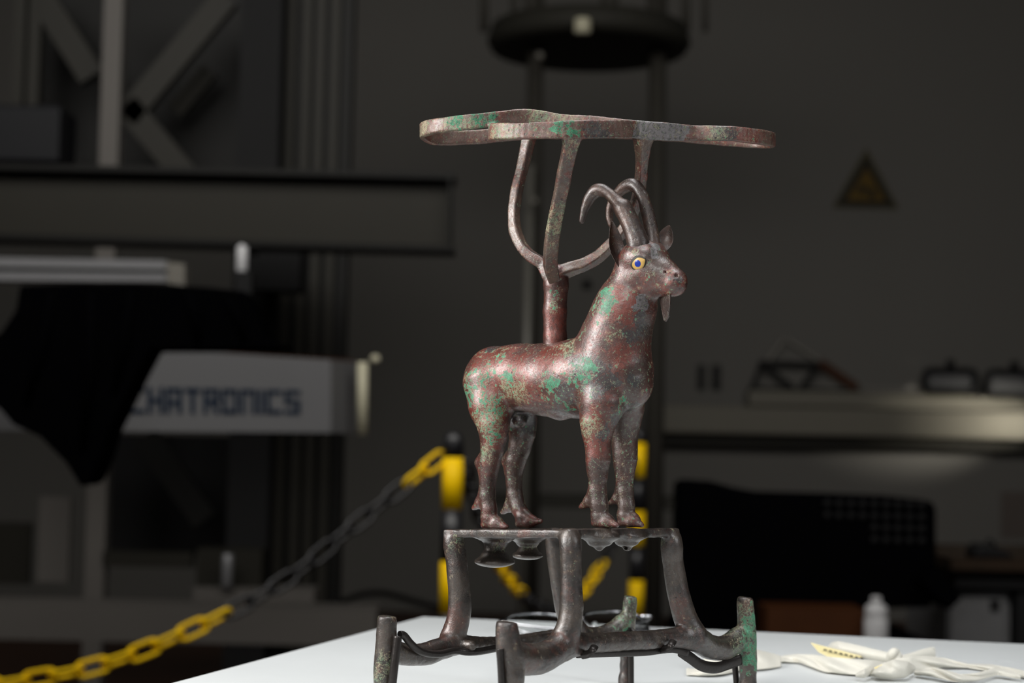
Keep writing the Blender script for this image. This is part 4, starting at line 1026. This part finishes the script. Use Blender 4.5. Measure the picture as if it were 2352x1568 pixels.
MB_ = MB().lathe(at(1348, 652, WALLY - .03), [(.018, 0), (.024, .004), (.024, .03)], 20, (0, 1, 0)).build('wall_plug', M_blk); tag(MB_, 'small black round plug on the wall behind the stem', 'plug')
TR = empty('cable_trunking', at(1950, 1000, WALLY - .15))
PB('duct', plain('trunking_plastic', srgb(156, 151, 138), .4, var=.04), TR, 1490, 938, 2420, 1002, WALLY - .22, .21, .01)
PB('upper_duct', bpy.data.materials['trunking_plastic'], TR, 1720, 902, 2420, 938, WALLY - .14, .13, .008)
PB('lower_lip', M_steelgrey, TR, 1490, 1002, 2420, 1028, WALLY - .12, .11)
tag(TR, 'pale cable trunking running along the wall on the right', 'trunking')
for x0, x1, lb in ((1603, 1619, 'left one of two small dark wall plates above the trunking'), (1636, 1655, 'right one of two small dark wall plates above the trunking')):
    e = PB('wall_plate', M_dkgrey, None, x0, 838, x1, 893, WALLY - .03, .028); tag(e, lb, 'wall plate', 'small wall plates')
BRG = empty('truss_model', at(1850, 902, WALLY - .1)); yb = WALLY - .08
for a in ((1720, 892, 1975, 898, 8), (1750, 832, 1880, 836, 10), (1745, 830, 1822, 890, 12), (1880, 836, 1840, 892, 12), (1750, 834, 1728, 890, 9)):
    pbar('strut', M_dkgrey, BRG, *a, yb, .02)
for a in ((1765, 828, 1800, 780, 6), (1808, 780, 1880, 826, 6)):
    pbar('thin_strut', M_alu, BRG, *a, yb + .03, .01)
pbar('wooden_arm', M_brown, BRG, 1884, 832, 1968, 890, 20, yb - .01, .02)
tag(BRG, 'small truss model with a brown sloping arm standing on the trunking', 'model')
def holder(x0, x1, y0, y1, label):
    e = empty('clamp_holder', at((x0 + x1) / 2, y1, WALLY - .2)); Y = WALLY - .2; t = 17
    cs = [(x0 + t / 2, y0 + t / 2), (x1 - t / 2, y0 + t / 2 + 2), (x1 - t / 2, y1 - t / 2 + 2), (x0 + t / 2, y1 - t / 2)]
    P = []
    for i in range(4):
        a = Vector(cs[i]); p_ = Vector(cs[i - 1]); n_ = Vector(cs[(i + 1) % 4])
        for f in (.0, .5, 1.):
            u = a + (p_ - a).normalized() * 14 * (1 - f) ** 2 + (n_ - a).normalized() * 14 * f ** 2
            P.append(at(u.x, u.y, Y))
    MB().tube(P, t / 2 * Y / FPX, 10, closed=True).build('frame', M_blk, e)
    MB().lathe(at((x0 + x1) / 2, y0 - 6, Y), [(.014, -.035), (.022, 0), (.022, .018), (.010, .024)], 14).build('knob', M_blk, e)
    MB().prism([at(x0 + 10, y0 + 10, Y), at(x1 - 10, y0 + 10, Y), at(x1 - 10, y1 - 10, Y), at(x0 + 10, y1 - 10, Y)], (0, .01, 0)).build('pane', plain('frame_pane', srgb(130, 130, 132), .3), e)
    tag(e, label, 'frame', 'black frames on the trunking')
holder(2116, 2250, 842, 906, 'black rounded frame with top knob on the trunking, fully in view')
holder(2260, 2400, 846, 914, 'black rounded frame with top knob cut off by the right edge')

# ------------------------------------------------------------------ black seat, boxes and cabinet on the right
CH = empty('upholstered_chair', floor_at(1850, 4.6))
out = [(1556, 1108), (1575, 1102), (1640, 1106), (1690, 1120), (1745, 1130), (1900, 1134), (2050, 1140), (2140, 1150), (2152, 1165), (2152, 1330), (2140, 1395), (2000, 1400), (1560, 1460)]
fr = [at(x_, y_, 4.6) for x_, y_ in out]
MB().prism(fr, (0, .12, 0)).build('backrest', M_drape, CH, .015)
dm = MB()
for i in range(9):
    for j in range(4):
        if i < 4 and j > 1: continue
        c_ = at(1900 + i * 27, 1156 + j * 27 + i * .6, 4.6); dm.lathe(c_ + Vector((0, -.004, 0)), [(.012, .0), (.009, .006), (.003, .008)], 8, (0, -1, 0))
tag(dm.build('mesh_dots', M_blk, CH), kind='stuff')
pbar('armrest', M_drape, CH, 2130, 1320, 2196, 1386, 40, 4.5, .3)
sy = fpy(1850, 4.55)
PB('seat_box', M_drape, CH, 1570, 1462, 2130, sy - 30, 4.45, .5, .02)
for x_ in (1600, 2100): PB('leg', M_blk, CH, x_ - 14, sy - 32, x_ + 14, sy, 4.6, .05)
tag(CH, 'black upholstered seat with a dotted backrest behind the table', 'seat')
WB = PB('wooden_crate', M_brown, None, 1760, 1402, 1984, fpy(1870, 4.3), 4.25, .16); tag(WB, 'brown wooden crate standing in front of the black seat', 'crate')
BT = empty('water_bottle', at(2012, 1470, 4.2)); 
bz = at(2012, 1470, 4.2)
M_bot = plain('milky_plastic', srgb(190, 190, 192), .3, var=.5, scale=60)
MB().lathe((bz.x, 4.2, bz.z - .02), [(.026, 0), (.03, .01), (.03, .075), (.026, .08), (.03, .085), (.026, .105), (.012, .115)], 18).build('body', M_bot, BT)
MB().lathe((bz.x, 4.2, bz.z + .094), [(.013, 0), (.013, .014), (.010, .016)], 14).build('cap', M_bot, BT)
BX = PB('low_stool', M_blk, None, 1990, 1488, 2060, fpy(2020, 4.15), 4.15, .1); tag(BX, 'dark low stool under the milky bottle', 'stool')
BT.location = Vector((bz.x, 4.2, bz.z - .02)); 
for o in BT.children:
    for v_ in o.data.vertices: v_.co -= Vector((0, 0, -.02))
tag(BT, 'milky white plastic bottle beside the brown crate', 'bottle')
CB = empty('drawer_cabinet', floor_at(2250, 4.9))
cy_ = fpy(2250, 4.9)
PB('body', plain('cabinet_grey', srgb(150, 150, 152), .5), CB, 2176, 1362, 2318, cy_, 4.9, .5)
PB('drawer_front', bpy.data.materials['cabinet_grey'], CB, 2184, 1370, 2310, 1540, 4.88, .018, .003)
PB('handle', M_blk, CB, 2276, 1378, 2296, 1400, 4.87, .012)
tag(CB, 'grey drawer cabinet under the desk on the right', 'cabinet')
DK = empty('desk', floor_at(2330, 4.9))
PB('desktop', plain('desk_wood', srgb(66, 52, 40), .5, var=.2), DK, 2186, 1286, 2560, 1312, 4.8, .7)
PB('apron', M_blk, DK, 2196, 1312, 2560, 1352, 4.84, .6)
for x_ in (2335, 2540): PB('leg', M_blk, DK, x_, 1352, x_ + 26, fpy(x_, 4.86), 4.86, .05)
PB('back_panel', M_blk, DK, 2196, 1352, 2560, fpy(2350, 5.44), 5.42, .02)
tag(DK, 'dark desk at the right edge above the grey cabinet', 'desk')
HT = empty('black_bag', at(2280, 1284, 4.82))
PH = [at(x_, y_, 4.82) for x_, y_ in ((2238, 1282), (2240, 1262), (2258, 1248), (2290, 1256), (2320, 1268), (2334, 1284))]
MB().prism(PH, (0, .11, 0)).build('body', M_blk, HT, .01)
MB().tube([at(2262, 1252, 4.93), at(2272, 1238, 4.93), at(2286, 1252, 4.93)], .006, 8).build('grip', M_blk, HT)
tag(HT, 'small black slumped bag lying on the dark desk', 'bag')
NP = PB('wall_notice', plain('notice_paper', srgb(126, 116, 110), .7), None, 2300, 1130, 2420, 1236, WALLY - .006, .005); tag(NP, 'faint pinkish notice on the wall above the desk', 'notice')
CBL = MB().tube([Vector(p) for p in spline([tuple(at(*p)) for p in ((770, 1392, 6.2), (820, 1368, 6.3), (880, 1362, 6.4), (950, 1380, 6.5), (1020, 1400, 6.6))], 6)], .012, 8).build('loose_cable', M_dkgrey)
tag(CBL, 'grey cable lying in a low arc beside the machine foot', 'cable')
